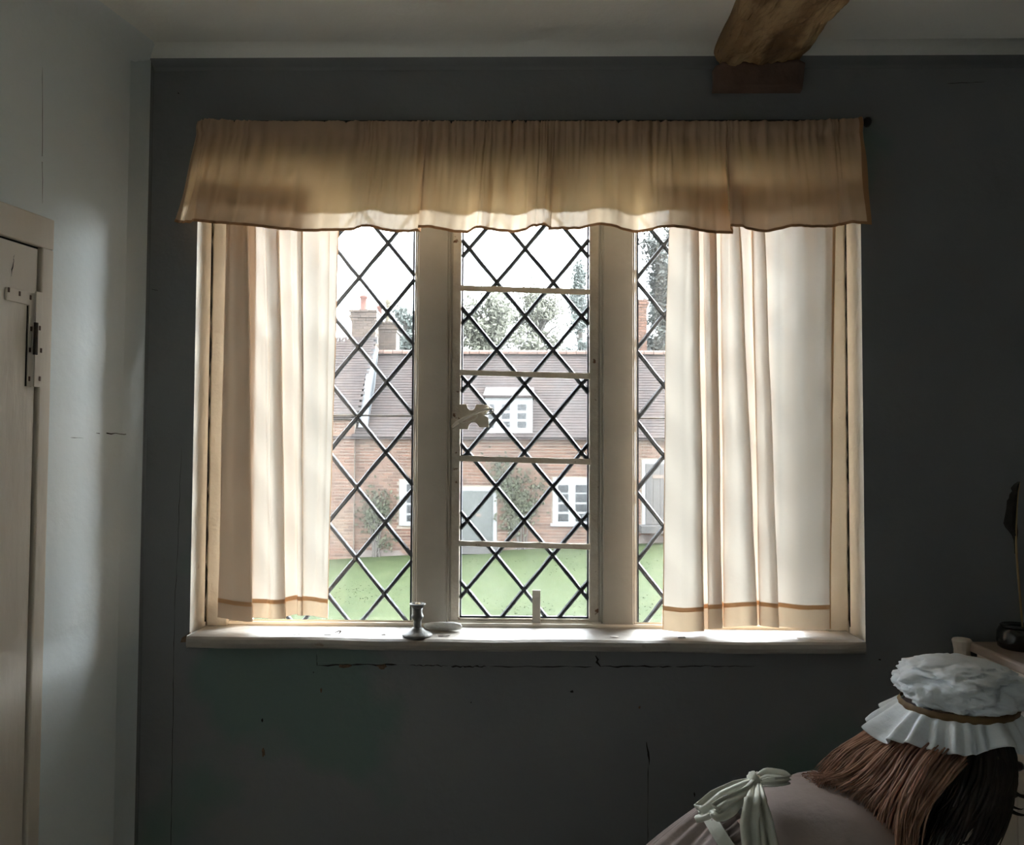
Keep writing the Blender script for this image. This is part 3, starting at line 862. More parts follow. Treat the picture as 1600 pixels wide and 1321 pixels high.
rcur = [(1043,.008,1034,.008),(1064,.014,1066,.012),(1087,.010,1099,.010),(1081,-.006,1092,-.006),(1098,-.008,1113,-.008),(1100,.006,1105,.008),(1114,.014,1126,.014),(1108,-.006,1119,-.006),(1126,-.008,1137,-.008),(1127,.008,1130,.008),(1139,.015,1155,.015),(1151,.012,1181,.012),(1147,-.006,1175,-.006),(1174,-.008,1193,-.008),(1173,.006,1186,.008),(1189,.013,1214,.012),(1185,-.004,1208,-.004),(1212,-.005,1222,-.005),(1245,.000,1250,.002),(1280,.006,1280,.006),(1303,.004,1296,.006)]
side_curtain(rcur, 300, lambda x: 980 + 3.5*math.sin((x-1030)/30.0) + (3 if x < 1100 else 0), 33, 'cream cotton curtain with orange edge, hanging on the side of the desk and beam', 11.0)
# wire the curtains hang on
wz = at(800, 302, 1.872).z
wr = MB().tube([(-0.735, 1.872, wz), (-0.3, 1.872, wz - 0.004), (0.3, 1.872, wz - 0.004), (0.735, 1.872, wz)], 0.002, 6).build('curtain_wire', M['rod'])
tag(wr, 'thin wire behind the valance carrying both side curtains', 'wire')

# valance
hemk = [(272,346),(286,349),(300,347),(330,348),(362,350),(405,354),(450,360),(500,361),(545,360),(566,354),(588,357),(612,363),(640,363),(657,362),(653,355),(676,357),(702,361),(728,364),(746,357),(764,359),(790,363),(815,362),(836,354),(850,352),(861,358),(857,359),(880,359),(905,358),(930,352),(962,356),(1000,363),(1026,358),(1052,354),(1090,361),(1120,364),(1146,364),(1142,354),(1165,356),(1200,362),(1240,354),(1270,355),(1305,354),(1325,350),(1362,351)]
hemk = [(a, b) for a, b in hemk]
VP = []
topx0, topx1 = 303, 1347
for i, (px_, py_) in enumerate(hemk):
    d = 1.778 + (py_ - 357)*0.0045
    if i == 0: d = 1.828
    if i == 1: d = 1.80
    b = at(px_, py_, d)
    s = (px_ - 272)/(1362 - 272)
    tx = lerp(topx0, topx1, s)
    tpt = at(tx, 184 + 5*math.sin(min(max((s - 0.0)/0.12, 0), 1)*math.pi/2) - (5 if s > 0.9 else 0)*((s-0.9)/0.1 if s > 0.9 else 0), 1.803)
    VP.append((tpt.x, tpt.z, b.x, b.y, b.z))
def val(u, v, off=0.0):
    tx, tz, bx, by, bz = catmull(VP, u)
    # v: 0..0.13 gathered header, then the skirt
    k = max(0.0, (v - 0.12)/0.88)
    kk = k**1.15
    x_ = lerp(tx, bx, kk)
    ty = 1.803
    if u < 0.03: ty = lerp(1.826, 1.803, u/0.03)
    y_ = lerp(ty, by, kk**0.75)
    z_ = lerp(tz, bz, v)
    s = u*170
    g = noise.noise(Vector((s*0.9, v*1.6, 2.0)))*0.014 + noise.noise(Vector((s*2.1, v*1.1, 8.0)))*0.006
    amp = math.exp(-abs(v - 0.14)*3.0)
    y_ += g*amp
    y_ += (noise.noise(Vector((u*60, v*1.6, 5.0)))*0.011 + noise.noise(Vector((u*130, v*1.2, 9.0)))*0.005)*min(1, k*2)
    x_ += noise.noise(Vector((u*50, v*2.0, 15.0)))*0.004*min(1, k*3)
    if v < 0.14:
        y_ -= 0.006*math.sin(v/0.14*math.pi)
    return Vector((x_, min(y_, 1.834) - off, z_ + (0.0018*noise.noise(Vector((s*2.0, 0, 1.0))) if v < 0.02 else 0)))
nu = (len(hemk)-1)*12
va = MB().grid(lambda u, v: val(u, v), nu, 44).build('valance', M['valance'], smooth=True)
MB().grid(lambda u, v: val(u, lerp(0.10, 0.835, v), -0.010), nu, 24).build('lining', M['lining'], va, smooth=True)
MB().grid(lambda u, v: val(u, lerp(0.978, 1.004, v), 0.0010), nu, 1).build('hem', M['valance_hem'], va, smooth=True)
MB().grid(lambda u, v: val(u, lerp(0.0, 0.13, v), -0.004), nu, 5).build('header_tape', M['valance_hem'], va, smooth=True)
MB().grid(lambda u, v: val(lerp(0.994, 1.0, u), v, 0.0010), 2, 44).build('edge_seam', M['valance_hem'], va, smooth=True)
tag(va, 'gathered peach cotton valance across the top of the window', 'valance')
rr = empty('curtain_rod', at(1353, 190, 1.812))
rz0 = at(800, 191, 1.812).z
MB().tube([(at(322, 190, 1.812).x, 1.812, rz0), (at(1350, 190, 1.812).x, 1.812, at(1350, 191, 1.812).z)], 0.0055, 10).build('pole', M['rod'], rr)
q = at(1353, 191, 1.812)
MB().tube([q + Vector((-0.006, 0, 0)), q + Vector((0, 0, 0)), q + Vector((0.006, 0, 0)), q + Vector((0.011, 0, 0))], [0.006, 0.011, 0.011, 0.006], 12).build('finial', M['rod'], rr, smooth=True)
MB().tube([q + Vector((-0.012, 0.002, 0)), q + Vector((-0.012, 0.03, 0))], 0.005, 8).build('bracket', M['rod'], rr)
tag(rr, 'dark rod end poking out of the valance beneath the beam', 'curtain rod')

# ------------------------------------------------------------------ things on the sill
cb = at(652, 1001, W0 - 0.01)
cb.z = SILL_Z
ck = tag(empty('candlestick', cb), 'small tarnished pewter candlestick standing on the window sill', 'candlestick')
s_ = (W0 - 0.01)/F
prof = [(0.0001, 0.0), (0.0330, 0.0), (0.0345, 0.0025), (0.031, 0.006), (0.022, 0.010), (0.016, 0.014), (0.0135, 0.017), (0.010, 0.020)]
hz = (1001 - 952)*s_
MB().lathe(prof, cb, 32).build('base', M['pewter'], ck, smooth=True)
st = [(0.010, 0.018), (0.0085, 0.024), (0.0095, 0.029), (0.0085, 0.033), (0.0095, 0.036), (0.0135, 0.041), (0.0140, 0.045), (0.0115, 0.050), (0.0105, 0.056), (0.0118, hz - 0.008)]
MB().lathe(st, cb, 24).build('stem', M['pewter'], ck, smooth=True)
cp = [(0.0115, hz - 0.009), (0.015, hz - 0.004), (0.0182, hz - 0.001), (0.0184, hz + 0.001), (0.013, hz + 0.0015), (0.010, hz - 0.003), (0.0001, hz - 0.005)]
MB().lathe(cp, cb, 28).build('drip_pan', M['pewter'], ck, smooth=True)
MB().lathe([(0.008, hz - 0.004), (0.006, hz + 0.002), (0.002, hz + 0.0035), (0.0001, hz + 0.0035)], cb, 10, wob=lambda t, z: 1 + 0.25*math.sin(3*t)).build('wax', M['wick_wax'], ck, smooth=True)

# pale rounded bar lying behind it
def bar(u, v):
    a = v; th = 2*math.pi*u
    x0 = at(662, 990, W0 + 0.055).x; x1 = at(723, 990, W0 + 0.055).x
    e = math.sin(math.pi*min(max(a, 0.0), 1))**0.28 if 0 < a < 1 else 0
    hz_ = 0.0095 + 0.0015*a
    n_ = 1 + 0.10*noise.noise(Vector((a*6, th, 3)))
    return Vector((lerp(x0, x1, a), W0 + 0.052 - 0.012*a + 0.010*e*n_*math.cos(th), SILL_Z + hz_*1.0 + hz_*e*n_*math.sin(th)))
br_o = MB().grid(bar, 20, 26).build('stone_bar', M['rag'], smooth=True)
tag(br_o, 'pale grey bar of stone lying on the sill behind the candlestick', 'stone')
# dead leaf curl and flakes
def curl(px, py, name, label):
    p = at(px, py, W0 - 0.012); p.z = SILL_Z
    pts = []
    for k in range(10):
        a = k/9
        pts.append(p + Vector((-0.010 + 0.014*math.sin(a*2.6), 0.004*a, 0.0015 + 0.009*math.sin(a*math.pi)*0.7 + 0.004*(1-a))))
    o = MB().tube(pts, [0.0006, .0009, .0011, .0012, .0012, .0014, .0016, .0014, .001, .0004], 6).build(name, M['speck'])
    return tag(o, label, 'leaf')
curl(529, 997, 'dead_leaf', 'curled dead leaf stalk on the sill below the curtain nearest the door')
fl_spots = [(600, 992), (512, 996), (463, 992), (700, 1001), (775, 996), (960, 998), (1065, 990), (1250, 995), (870, 995), (690, 1000)]
for i, (px_, py_) in enumerate(fl_spots):
    p = at(px_, py_, W0 - 0.01); p.z = SILL_Z + 0.0008
    n = 7
    r = random.uniform(0.003, 0.008)
    a0 = random.random()*6
    pts = [p + Vector((r*1.6*random.uniform(.5, 1)*math.cos(a0 + 2*math.pi*k/n), r*random.uniform(.5, 1)*math.sin(a0 + 2*math.pi*k/n), random.uniform(0, 0.0015))) for k in range(n)]
    o = MB().prism(pts, (0, 0, 0.0007)).build('paint_flake', M['flake'] if i % 3 else M['speck'])
    tag(o, 'tiny curled flake of old paint lying on the window sill', 'flake', 'paint flakes on the sill')

# ------------------------------------------------------------------ desk with inkwell and quill
DT = at(1514, 1003, 1.79)
dx0 = DT.x; dz = DT.z
dk = tag(empty('desk', (dx0 + 0.3, 1.5, 0)), 'tall cream painted desk with a worn top under the inkwell', 'desk')
DX1 = 1.70; DY0 = 1.20; DY1 = 1.795
top = MB().prism([(dx0, DY0, dz - 0.022), (DX1, DY0, dz - 0.022), (DX1, DY1, dz - 0.022), (dx0, DY1, dz - 0.022)], (0, 0, 0.022)).build('desk_top', M['desk_top'], dk, bevel=0.006, seg=3)
yy = DY0 + 0.02
for k in range(4):
    y1_ = lerp(DY0 + 0.02, DY1 - 0.03, (k+1)/4)
    MB().box(dx0 + 0.002, dx0 + 0.02, yy + 0.001, y1_ - 0.001, 0.06, dz - 0.018).build('side_board', M['desk_side'], dk, bevel=0.002)
    yy = y1_
MB().box(dx0 + 0.02, DX1 - 0.02, DY0 + 0.01, DY0 + 0.03, 0.06, dz - 0.022).build('front_panel', M['desk_side'], dk)
MB().box(dx0 + 0.02, DX1 - 0.02, DY1 - 0.03, DY1 - 0.01, 0.06, dz - 0.022).build('back_panel', M['desk_side'], dk)
MB().box(DX1 - 0.03, DX1 - 0.01, DY0 + 0.03, DY1 - 0.03, 0.06, dz - 0.022).build('end_panel', M['desk_side'], dk)
# worn corner post with a flared lip
pc = at(1503, 1010, 1.80)
prof = [(0.016, 0.0), (0.016, dz - 0.09), (0.0165, dz - 0.02), (0.0185, dz - 0.008), (0.0205, dz + 0.0), (0.018, dz + 0.004), (0.0001, dz + 0.007)]
MB().lathe(prof, (pc.x, 1.80, 0), 12).build('corner_post', M['desk_side'], dk, smooth=False)
for (xx, yq) in ((DX1 - 0.04, DY0 + 0.03), (DX1 - 0.04, DY1 - 0.04), (dx0 + 0.03, DY0 + 0.035)):
    MB().box(xx - 0.02, xx + 0.02, yq - 0.02, yq + 0.02, 0.0, 0.07).build('foot', M['desk_side'], dk)
# knocked corner
def lump(c, rx, ry, rz_, sd):
    def f(u, v):
        th = 2*math.pi*u; ph = math.pi*(v - 0.5)
        d = Vector((math.cos(ph)*math.cos(th), math.cos(ph)*math.sin(th), math.sin(ph)))
        n_ = 1 + 0.3*noise.noise(d*2.5 + Vector((sd, 0, 0)))
        return c + Vector((d.x*rx, d.y*ry, d.z*rz_))*n_
    return MB().grid(f, 16, 10)

ip = at(1592, 1013, 1.70); ip.z = dz
ip = Vector((at(1593, 1000, 1.73).x, 1.73, dz))
ik = tag(empty('inkwell', ip), 'round black glazed inkwell on the desk holding the quill', 'inkwell')
MB().lathe([(0.0001, 0.0), (0.036, 0.0), (0.041, 0.004), (0.043, 0.016), (0.042, 0.034), (0.038, 0.043), (0.034, 0.046)], ip, 32).build('pot', M['ink'], ik, smooth=True)
MB().lathe([(0.034, 0.045), (0.0365, 0.048), (0.034, 0.050), (0.024, 0.047), (0.016, 0.044), (0.010, 0.040), (0.0001, 0.040)], ip, 32).build('rim', M['ink'], ik, smooth=True)
# quill leaning in it
qb = at(1600, 985, 1.73); qt = at(1591, 752, 1.73)
ql = tag(empty('quill_pen', ip + Vector((0, 0, 0.05))), 'dark feather quill pen standing in the inkwell', 'quill')
qp = [at(a, b, 1.73) for a, b in ((1598.5, 990), (1596, 960), (1593, 925), (1590, 890), (1588, 860), (1587.5, 835), (1589, 800), (1591, 770), (1594, 754))]
MB().tube(qp, [.0018, .002, .0022, .0022, .002, .0017, .0013, .0009, .0004], 8).build('shaft', M['quill'], ql, smooth=True)
def vane(prof, name):
    mb = MB(); vs = []
    for (ym, xa, xb) in prof:
        a = at(xa, ym, 1.73); b = at(xb, ym, 1.73); m_ = (a + b)/2
        vs += [a + Vector((0, 0.004, 0)), m_ + Vector((0, -0.0015, 0)), b + Vector((0, 0.003, 0)), m_ + Vector((0, 0.0015, 0))]
    n = len(prof)
    fs = [(i*4+c_, i*4+(c_+1)%4, (i+1)*4+(c_+1)%4, (i+1)*4+c_) for i in range(n-1) for c_ in range(4)] + [(3,2,1,0), tuple((n-1)*4 + c_ for c_ in range(4))]
    mb.add(vs, fs).build(name, M['feather'], ql)
vane([(753, 1592, 1595), (757, 1586, 1594), (763, 1581, 1594), (768, 1583, 1593.5), (773, 1579, 1593), (779, 1578, 1592), (783, 1575, 1591.5), (796, 1574, 1590.5), (808, 1571.5, 1590.5), (818, 1569.5, 1591), (824, 1572, 1591.5), (831, 1578, 1592), (838, 1583, 1591.5), (846, 1585.5, 1590.5), (853, 1586.3, 1589.5), (866, 1586.8, 1588.8)], 'vane')

# pale cloth hanging from the desk's near corner
def hang(u, v):
    x_ = lerp(0.90, 1.16, u) + 0.012*noise.noise(Vector((u*5, v*2, 2)))
    y_ = 1.150 + 0.022*math.sin(u*19 + 0.6*v) + 0.010*math.sin(u*41 + v) + 0.012*v
    z_ = lerp(dz - 0.07, 0.16, v) - 0.03*u
    return Vector((x_, y_, z_))
hc = MB().grid(hang, 70, 20).build('hanging_cloth', M['apron'], smooth=True)
tag(hc, 'pale cloth hanging in vertical folds below the desk edge', 'cloth')
hk = MB().tube([(0.89, 1.15, dz - 0.071), (1.0, 1.15, dz - 0.085), (1.17, 1.15, dz - 0.10)], 0.006, 8).build('rail', M['desk_side'], hc)

# ------------------------------------------------------------------ the bent-over figure in cap and apron
PY = 1.38
person = tag(empty('person', (0.30, PY, 0.0)), 'person in dusty pink dress, ivory apron and white frilled mob cap, bent towards the desk', 'person')
def P3(px, py, dy=0.0):
    return at(px, py, PY + dy)

def skinned(name, verts, edges, radii, m, parent, root=0, sub=2):
    me = bpy.data.meshes.new(name)
    me.from_pydata([tuple(v) for v in verts], edges, [])
    o = bpy.data.objects.new(name, me); C.objects.link(o)
    sk = o.modifiers.new('skin', 'SKIN')
    lay = me.skin_vertices[0].data
    for i, r in enumerate(radii):
        lay[i].radius = r if isinstance(r, tuple) else (r, r)
        lay[i].use_root = (i == root)
    ss = o.modifiers.new('smooth', 'SUBSURF'); ss.levels = sub; ss.render_levels = sub
    dg = bpy.context.evaluated_depsgraph_get(); dg.update()
    me2 = bpy.data.meshes.new_from_object(o.evaluated_get(dg))
    bpy.data.objects.remove(o)
    me2.materials.clear()
    return link(name, me2, m, parent, smooth=True)

hip = Vector((0.25, PY, 0.50)); waist = Vector((0.395, PY, 0.625)); chest = Vector((0.53, PY, 0.655))
neckb = Vector((0.63, PY, 0.685)); neckt = Vector((0.69, PY, 0.72)); headc = Vector((0.745, PY, 0.795)); crown = Vector((0.752, PY, 0.86))
V = [hip, waist, chest, neckb, neckt, headc, crown]; E = [(0,1),(1,2),(2,3),(3,4),(4,5),(5,6)]; RR = [.078, .058, .078, .045, .038, .082, .06]
def limb(start, pts, rad):
    prev = start
    for p, r in zip(pts, rad):
        V.append(Vector(p)); RR.append(r); E.append((prev, len(V)-1)); prev = len(V)-1
    return prev
for s in (-1, 1):
    limb(0, [(0.27, PY + s*0.07, 0.42), (0.315, PY + s*0.075, 0.25), (0.285, PY + s*0.075, 0.07), (0.33, PY + s*0.078, 0.025), (0.375, PY + s*0.08, 0.02)], [.065, .045, .03, .025, .018])
    e = limb(2, [(0.56, PY + s*0.115, 0.64), (0.585, PY + s*0.14, 0.52), (0.67, PY + s*0.13, 0.42), (0.70, PY + s*0.128, 0.395)], [.042, .033, .022, .024])
    for k in range(4):
        dy = (k - 1.5)*0.014
        ln = (0.042, 0.05, 0.047, 0.038)[k]
        b0 = Vector(V[e]) + Vector((0.014, dy, -0.012))
        limb(e, [b0, b0 + Vector((ln*0.55, 0, -ln*0.55)), b0 + Vector((ln*0.62, 0, -ln*1.15))], [.0075, .0068, .0055])
    b0 = Vector(V[e]) + Vector((0.0, -s*0.022, -0.008))
    limb(e, [b0, b0 + Vector((0.022, -s*0.006, -0.018))], [.0085, .007])
body = skinned('body', V, E, RR, M['skin'], person)
# face: nose, mouth, eyes, ears on the front of the head (turned to the desk and down)
fd = Vector((0.86, 0.12, -0.49)).normalized(); fu = Vector((0.49, 0, 0.87)); fs_ = fd.cross(fu).normalized()
hc_ = headc + Vector((0, 0, 0.005))
body_nose = MB().tube([hc_ + fd*0.072 + fu*0.012, hc_ + fd*0.088 - fu*0.008, hc_ + fd*0.078 - fu*0.018], [.006, .011, .006], 8).build('nose', M['skin'], body, smooth=True)
MB().tube([hc_ + fd*0.075 - fu*0.036 + fs_*k*0.011 for k in (-2, -1, 0, 1, 2)], [.002, .005, .0055, .005, .002], 8).build('mouth', M['lip'], body, smooth=True)
for s in (-1, 1):
    lump(hc_ + fd*0.073 + fu*0.012 + fs_*0.028*s, .010, .010, .007, 2).build('eye', M['eye'], body, smooth=True)
    lump(hc_ + fs_*0.070*s - fu*0.005, .012, .008, .020, 5).build('ear', M['skin'], body, smooth=True)
for s in (-1, 1):
    MB().tube([(0.265, PY + s*0.076, 0.03), (0.30, PY + s*0.077, 0.03), (0.35, PY + s*0.079, 0.026), (0.40, PY + s*0.081, 0.022)], [.026, .030, .028, .016], 12, flat=0.8).build('shoe', M['shoe'], person, smooth=True)

# dress: bodice over the back, sleeves, and a gathered skirt
DV = [Vector((0.375, PY, 0.622)), Vector((0.44, PY, 0.638)), Vector((0.525, PY, 0.648)), Vector((0.585, PY, 0.66)), Vector((0.635, PY, 0.682))]
DE = [(0,1),(1,2),(2,3),(3,4)]; DR = [.084, .091, .094, .08, .052]
for s in (-1, 1):
    base = len(DV)
    DV += [Vector((0.565, PY + s*0.10, 0.645)), Vector((0.585, PY + s*0.14, 0.53)), Vector((0.655, PY + s*0.132, 0.437))]
    DR += [.062, .05, .032]; DE += [(2, base), (base, base+1), (base+1, base+2)]
bod = skinned('dress', DV, DE, DR, M['dress'], person)
for v in bod.data.vertices:
    n_ = noise.noise(v.co*22)*0.004 + noise.noise(v.co*9 + Vector((3, 0, 0)))*0.006
    v.co += v.normal*n_
# skirt
wc = Vector((0.372, PY, 0.62)); wax = Vector((0.80, 0, 0.60)).normalized()   # axis of the waist ring
wside = Vector((0, 1, 0)); wup = wax.cross(wside)*-1
if wup.z < 0: wup = -wup
def skirt(u, v):
    th = 2*math.pi*u
    r0 = 0.092 + 0.003*math.sin(th*34)
    a = wc + wside*(math.cos(th)*r0*1.02) + wup*(math.sin(th)*r0)
    # hem ring around the legs, pushed backwards by the bent back
    rx, ry = 0.30, 0.30
    b = Vector((0.215 - math.sin(th)*rx, PY + math.cos(th)*ry, 0.14))
    k = v
    p = a.lerp(b, k)
    # bulge over the hips
    bul = math.sin(math.pi*min(1, k*1.05))*0.05
    c_ = wc.lerp(Vector((0.22, PY, 0.14)), k)
    d = (p - c_); d = d.normalized() if d.length > 1e-6 else Vector((0, 0, 1))
    fold = 0.011*math.sin(th*13 + 2*math.sin(th*2)) + 0.006*math.sin(th*29 + 1)
    return p + d*(bul + fold*min(1, 0.25 + k*1.6)*(1 if k > 0.02 else 0.3))
MB().grid(skirt, 180, 44).build('skirt', M['dress'], person, smooth=True)
# waist gathers
mb = MB()
def gath(u, v):
    th = 2*math.pi*u
    r0 = 0.094 + 0.004*math.sin(th*46) + 0.002*math.sin(th*17) - 0.004*math.sin(v*math.pi)
    return wc + wax*(-0.012 + v*0.035) + wside*(math.cos(th)*r0*1.02) + wup*(math.sin(th)*r0)
MB().grid(gath, 240, 5).build('waist_gathers', M['dress'], person, smooth=True)

# apron: band round the waist, bow behind and long tails
apn = empty('apron', wc); attach(apn, person)
def band(u, v):
    th = 2*math.pi*u
    r0 = 0.100 + 0.0015*math.sin(th*9)
    return wc + wax*(-0.024 + v*0.022) + wside*(math.cos(th)*r0*1.02) + wup*(math.sin(th)*r0)
MB().grid(band, 90, 3).build('waistband', M['apron'], apn, smooth=True)
def ribbon(pts, wds, name, thick=0.004, twist=None, wdir=None):
    P = [tuple(Vector(p)) for p in pts]
    n = 22
    mb = MB(); vs = []
    wd_ = Vector(wdir or (0, 1, 0)).normalized()
    m = len(pts)
    for i in range(n+1):
        a = i/n
        c_ = Vector(catmull(P, a))
        t = (Vector(catmull(P, min(1, a + 0.02))) - Vector(catmull(P, max(0, a - 0.02)))).normalized()
        ww = catmull([(x_,) for x_ in wds], a)[0]
        s = (wd_ - t*wd_.dot(t)).normalized(); nn = s.cross(t)
        for k in range(9):
            q = k/8*2 - 1
            vs.append(c_ + s*(q*ww) + nn*(thick*math.cos(q*5.0) + 0.002*noise.noise(Vector((q*3, a*5, 1)))))
    fs = [(i*9+k, i*9+k+1, (i+1)*9+k+1, (i+1)*9+k) for i in range(n) for k in range(8)]
    o = mb.add(vs, fs).build(name, M['apron'], apn, smooth=True)
    sd = o.modifiers.new('cloth_thickness', 'SOLIDIFY'); sd.thickness = 0.0015
    return o
k0 = P3(1179, 1222, -0.02)
lump(k0, .013, .016, .0155, 3.3).build('bow_knot', M['apron'], apn, smooth=True)
# loops
ribbon([k0, P3(1150, 1232, -0.03), P3(1118, 1250, -0.04), P3(1093, 1270, -0.05), P3(1100, 1272, -0.065), P3(1130, 1252, -0.06), P3(1160, 1234, -0.04), k0], [.006, .011, .015, .013, .013, .014, .010, .006], 'bow_loop', wdir=(0.45, 0.65, 0.6))
ribbon([k0, P3(1165, 1240, -0.07), P3(1140, 1256, -0.095), P3(1120, 1266, -0.10), P3(1124, 1272, -0.105), P3(1148, 1258, -0.095), P3(1172, 1238, -0.06)], [.006, .010, .012, .011, .011, .011, .006], 'bow_loop', wdir=(0.5, 0.5, 0.7))
ribbon([k0, P3(1198, 1210, -0.03), P3(1222, 1212, -0.04), P3(1233, 1219, -0.05), P3(1212, 1222, -0.06), P3(1190, 1224, -0.045)], [.006, .010, .009, .005, .007, .005], 'bow_loop', wdir=(0.3, 0.7, 0.6))
ribbon([k0 + Vector((0, -0.01, -0.004)), P3(1177, 1250, -0.115), P3(1172, 1285, -0.125), P3(1176, 1330, -0.13), P3(1184, 1400, -0.13)], [.006, .012, .015, .016, .018], 'apron_tail', 0.005, wdir=(1, 0.25, 0.1))
ribbon([k0 + Vector((0.004, -0.01, -0.004)), P3(1188, 1250, -0.112), P3(1196, 1285, -0.12), P3(1204, 1330, -0.125), P3(1214, 1400, -0.12)], [.005, .009, .012, .014, .015], 'apron_tail', 0.005, wdir=(1, 0.25, 0.1))

# mob cap: puffed crown, brown ribbon, frill
cc = P3(1499, 1070)
capb = P3(1496, 1101)
def puff(u, v):
    th = 2*math.pi*u
    ph = lerp(-0.62, math.pi/2, v)
    rx, ry, rz_ = 0.101, 0.098, 0.044
    d = Vector((math.cos(ph)*math.cos(th), math.cos(ph)*math.sin(th), math.sin(ph)))
    n_ = 0.13*noise.noise(d*2.1 + Vector((1.3, 0.4, 2.2))) + 0.11*noise.noise(d*4.2) + 0.035*noise.noise(d*10)
    cr = abs(noise.noise(Vector((d.x*3.0, d.y*3.0, d.z*7.0)) + Vector((7, 0, 0))))
    k = 1 + n_ - 0.10*(1 - min(1, cr*5))
    if ph < -0.25:
        k *= lerp(1.0, 0.93, (-0.25 - ph)/0.37) + 0.015*math.sin(th*24)
    sup = math.copysign(abs(d.z)**0.75, d.z)
    return cc + Vector((d.x*rx*k, d.y*ry*k, sup*rz_*(0.85 + 0.3*k - 0.15)))
cap = MB().grid(puff, 110, 40).build('cap', M['cap'], person, smooth=True)
def rib(u, v):
    th = 2*math.pi*u
    r = 1 + 0.01*math.sin(th*24)
    k = math.sin(v*math.pi)*0.004
    return Vector((capb.x, capb.y, capb.z)) + Vector(((0.088 + k)*r*math.cos(th), (0.085 + k)*r*math.sin(th), lerp(-0.006, 0.007, v) + 0.002*math.cos(th)))
MB().grid(rib, 96, 5).build('ribbon', M['ribbon'], cap, smooth=True)
def frill(u, v):
    th = 2*math.pi*u
    c_, s_2 = math.cos(th), math.sin(th)
    bk_ = max(0, -c_)**1.5; ft = max(0, c_)**1.5
    out_ = 0.020 + 0.034*bk_ + 0.022*ft + 0.006*max(0, s_2)
    drop = 0.036 + 0.014*bk_ + 0.026*ft
    pl = (math.sin(th*23 + 2.5*math.sin(th*3) + 1.2*math.sin(th*7)) * 0.0065 + math.sin(th*9 + 1)*0.006)*v**0.7
    pl += 0.004*noise.noise(Vector((th*6, v*2, 1)))*v
    rad = Vector((c_, s_2, 0))
    return capb + Vector((0.085*c_, 0.083*s_2, -0.003)) + rad*(out_*v + pl) + Vector((0, 0, -drop*v**1.15 + pl*0.55 + 0.006*math.sin(th*5 + 2)*v))
fr = MB().grid(frill, 220, 14).build('frill', M['cap'], cap, smooth=True)
sd = fr.modifiers.new('cloth_thickness', 'SOLIDIFY'); sd.thickness = 0.0014

# hair: auburn locks over the back, curls beside the face darkened to paint in shade
def locks(n, fn, m, name, segs=10):
    mb = MB()
    for i in range(n):
        pts, r = fn(i)
        rad = [r*(0.6 + 0.6*math.sin(math.pi*min(0.95, (k + 1)/(segs + 1)))) * (1 - 0.75*(k/segs)**3) for k in range(len(pts))]
        mb.tube(pts, rad, 5)
    o = mb.build(name, m, person, smooth=True)
    o['kind'] = 'stuff'
    return o
rnd = random.Random(5)
def back_lock(i):
    # from under the back of the frill, over the shoulder blades, some tumbling down the near side
    f = rnd.random()                     # 0 far side ... 1 near side
    s = Vector((capb.x - 0.085 + rnd.uniform(-0.008, 0.05), PY + lerp(0.06, -0.10, f), capb.z - 0.045 + rnd.uniform(-0.02, 0.008)))
    near = max(0.0, f - 0.45)/0.55
    reach = rnd.uniform(0.6, 1.0)
    tgt = Vector((lerp(0.60, 0.505, reach) + 0.04*near, s.y - 0.02*near, 0))
    tgt.z = 0.748 - 0.10*max(0, 0.55 - tgt.x) - 0.07*near - rnd.uniform(0, 0.012)
    end = tgt + Vector((-0.018 + 0.045*near, -0.03*near, -0.012 - rnd.uniform(0.02, 0.085)*near))
    c1 = s + Vector((-0.05, -0.01*near, -0.018 - 0.02*near))
    ph = f*7 + rnd.uniform(0, 1.2)
    pts = []
    for k in range(14):
        a = k/13
        p = s*(1-a)**3 + c1*3*a*(1-a)**2 + tgt*3*a*a*(1-a) + end*a**3
        wv = 0.007*a
        p += Vector((math.sin(a*10 + ph)*wv*0.7, math.cos(a*9 + ph)*wv, math.sin(a*11 + ph*1.3)*wv*0.8))
        pts.append(p)
    return pts, rnd.uniform(0.0010, 0.0024)
locks(700, back_lock, M['hair'], 'back_hair')
def head_hair(i):
    th = rnd.uniform(-2.6, 1.0)     # the side turned to the camera and the nape
    s = capb + Vector((0.056*math.cos(th), 0.056*math.sin(th), rnd.uniform(-0.025, -0.01)))
    ln = rnd.uniform(0.12, 0.21)
    pts = []
    ph = rnd.uniform(0, 6)
    for k in range(12):
        a = k/11
        out_ = 0.034*math.sin(a*2.2) + 0.006*a
        p = s + Vector((out_*math.cos(th) - 0.05*a*a, out_*math.sin(th), -ln*a))
        p += Vector((math.sin(a*7 + ph), math.cos(a*6 + ph), 0))*0.006*a
        pts.append(p)
    return pts, rnd.uniform(0.003, 0.007)
locks(300, head_hair, M['hair_shaded'], 'side_hair')
def curl_lock(i):
    cx = [(1500, 1255), (1528, 1245), (1548, 1225), (1590, 1195), (1570, 1215), (1480, 1255), (1515, 1260), (1596, 1200)][i % 8]
    s = P3(*cx) + Vector((rnd.uniform(-.01, .01), rnd.uniform(-0.06, 0.0), rnd.uniform(0, 0.03)))
    pts = []; r0 = rnd.uniform(0.016, 0.028); sg = rnd.choice((-1, 1))
    for k in range(14):
        a = k/13
        th = a*4.6
        pts.append(s + Vector((sg*(math.sin(th)*r0*(1 - 0.35*a)), 0.004*math.sin(th), -0.055*a - (1 - math.cos(th))*r0*0.45 + 0.02*a*a)))
    return pts, rnd.uniform(0.003, 0.005)
locks(26, curl_lock, M['hair_shaded'], 'curls', 12)

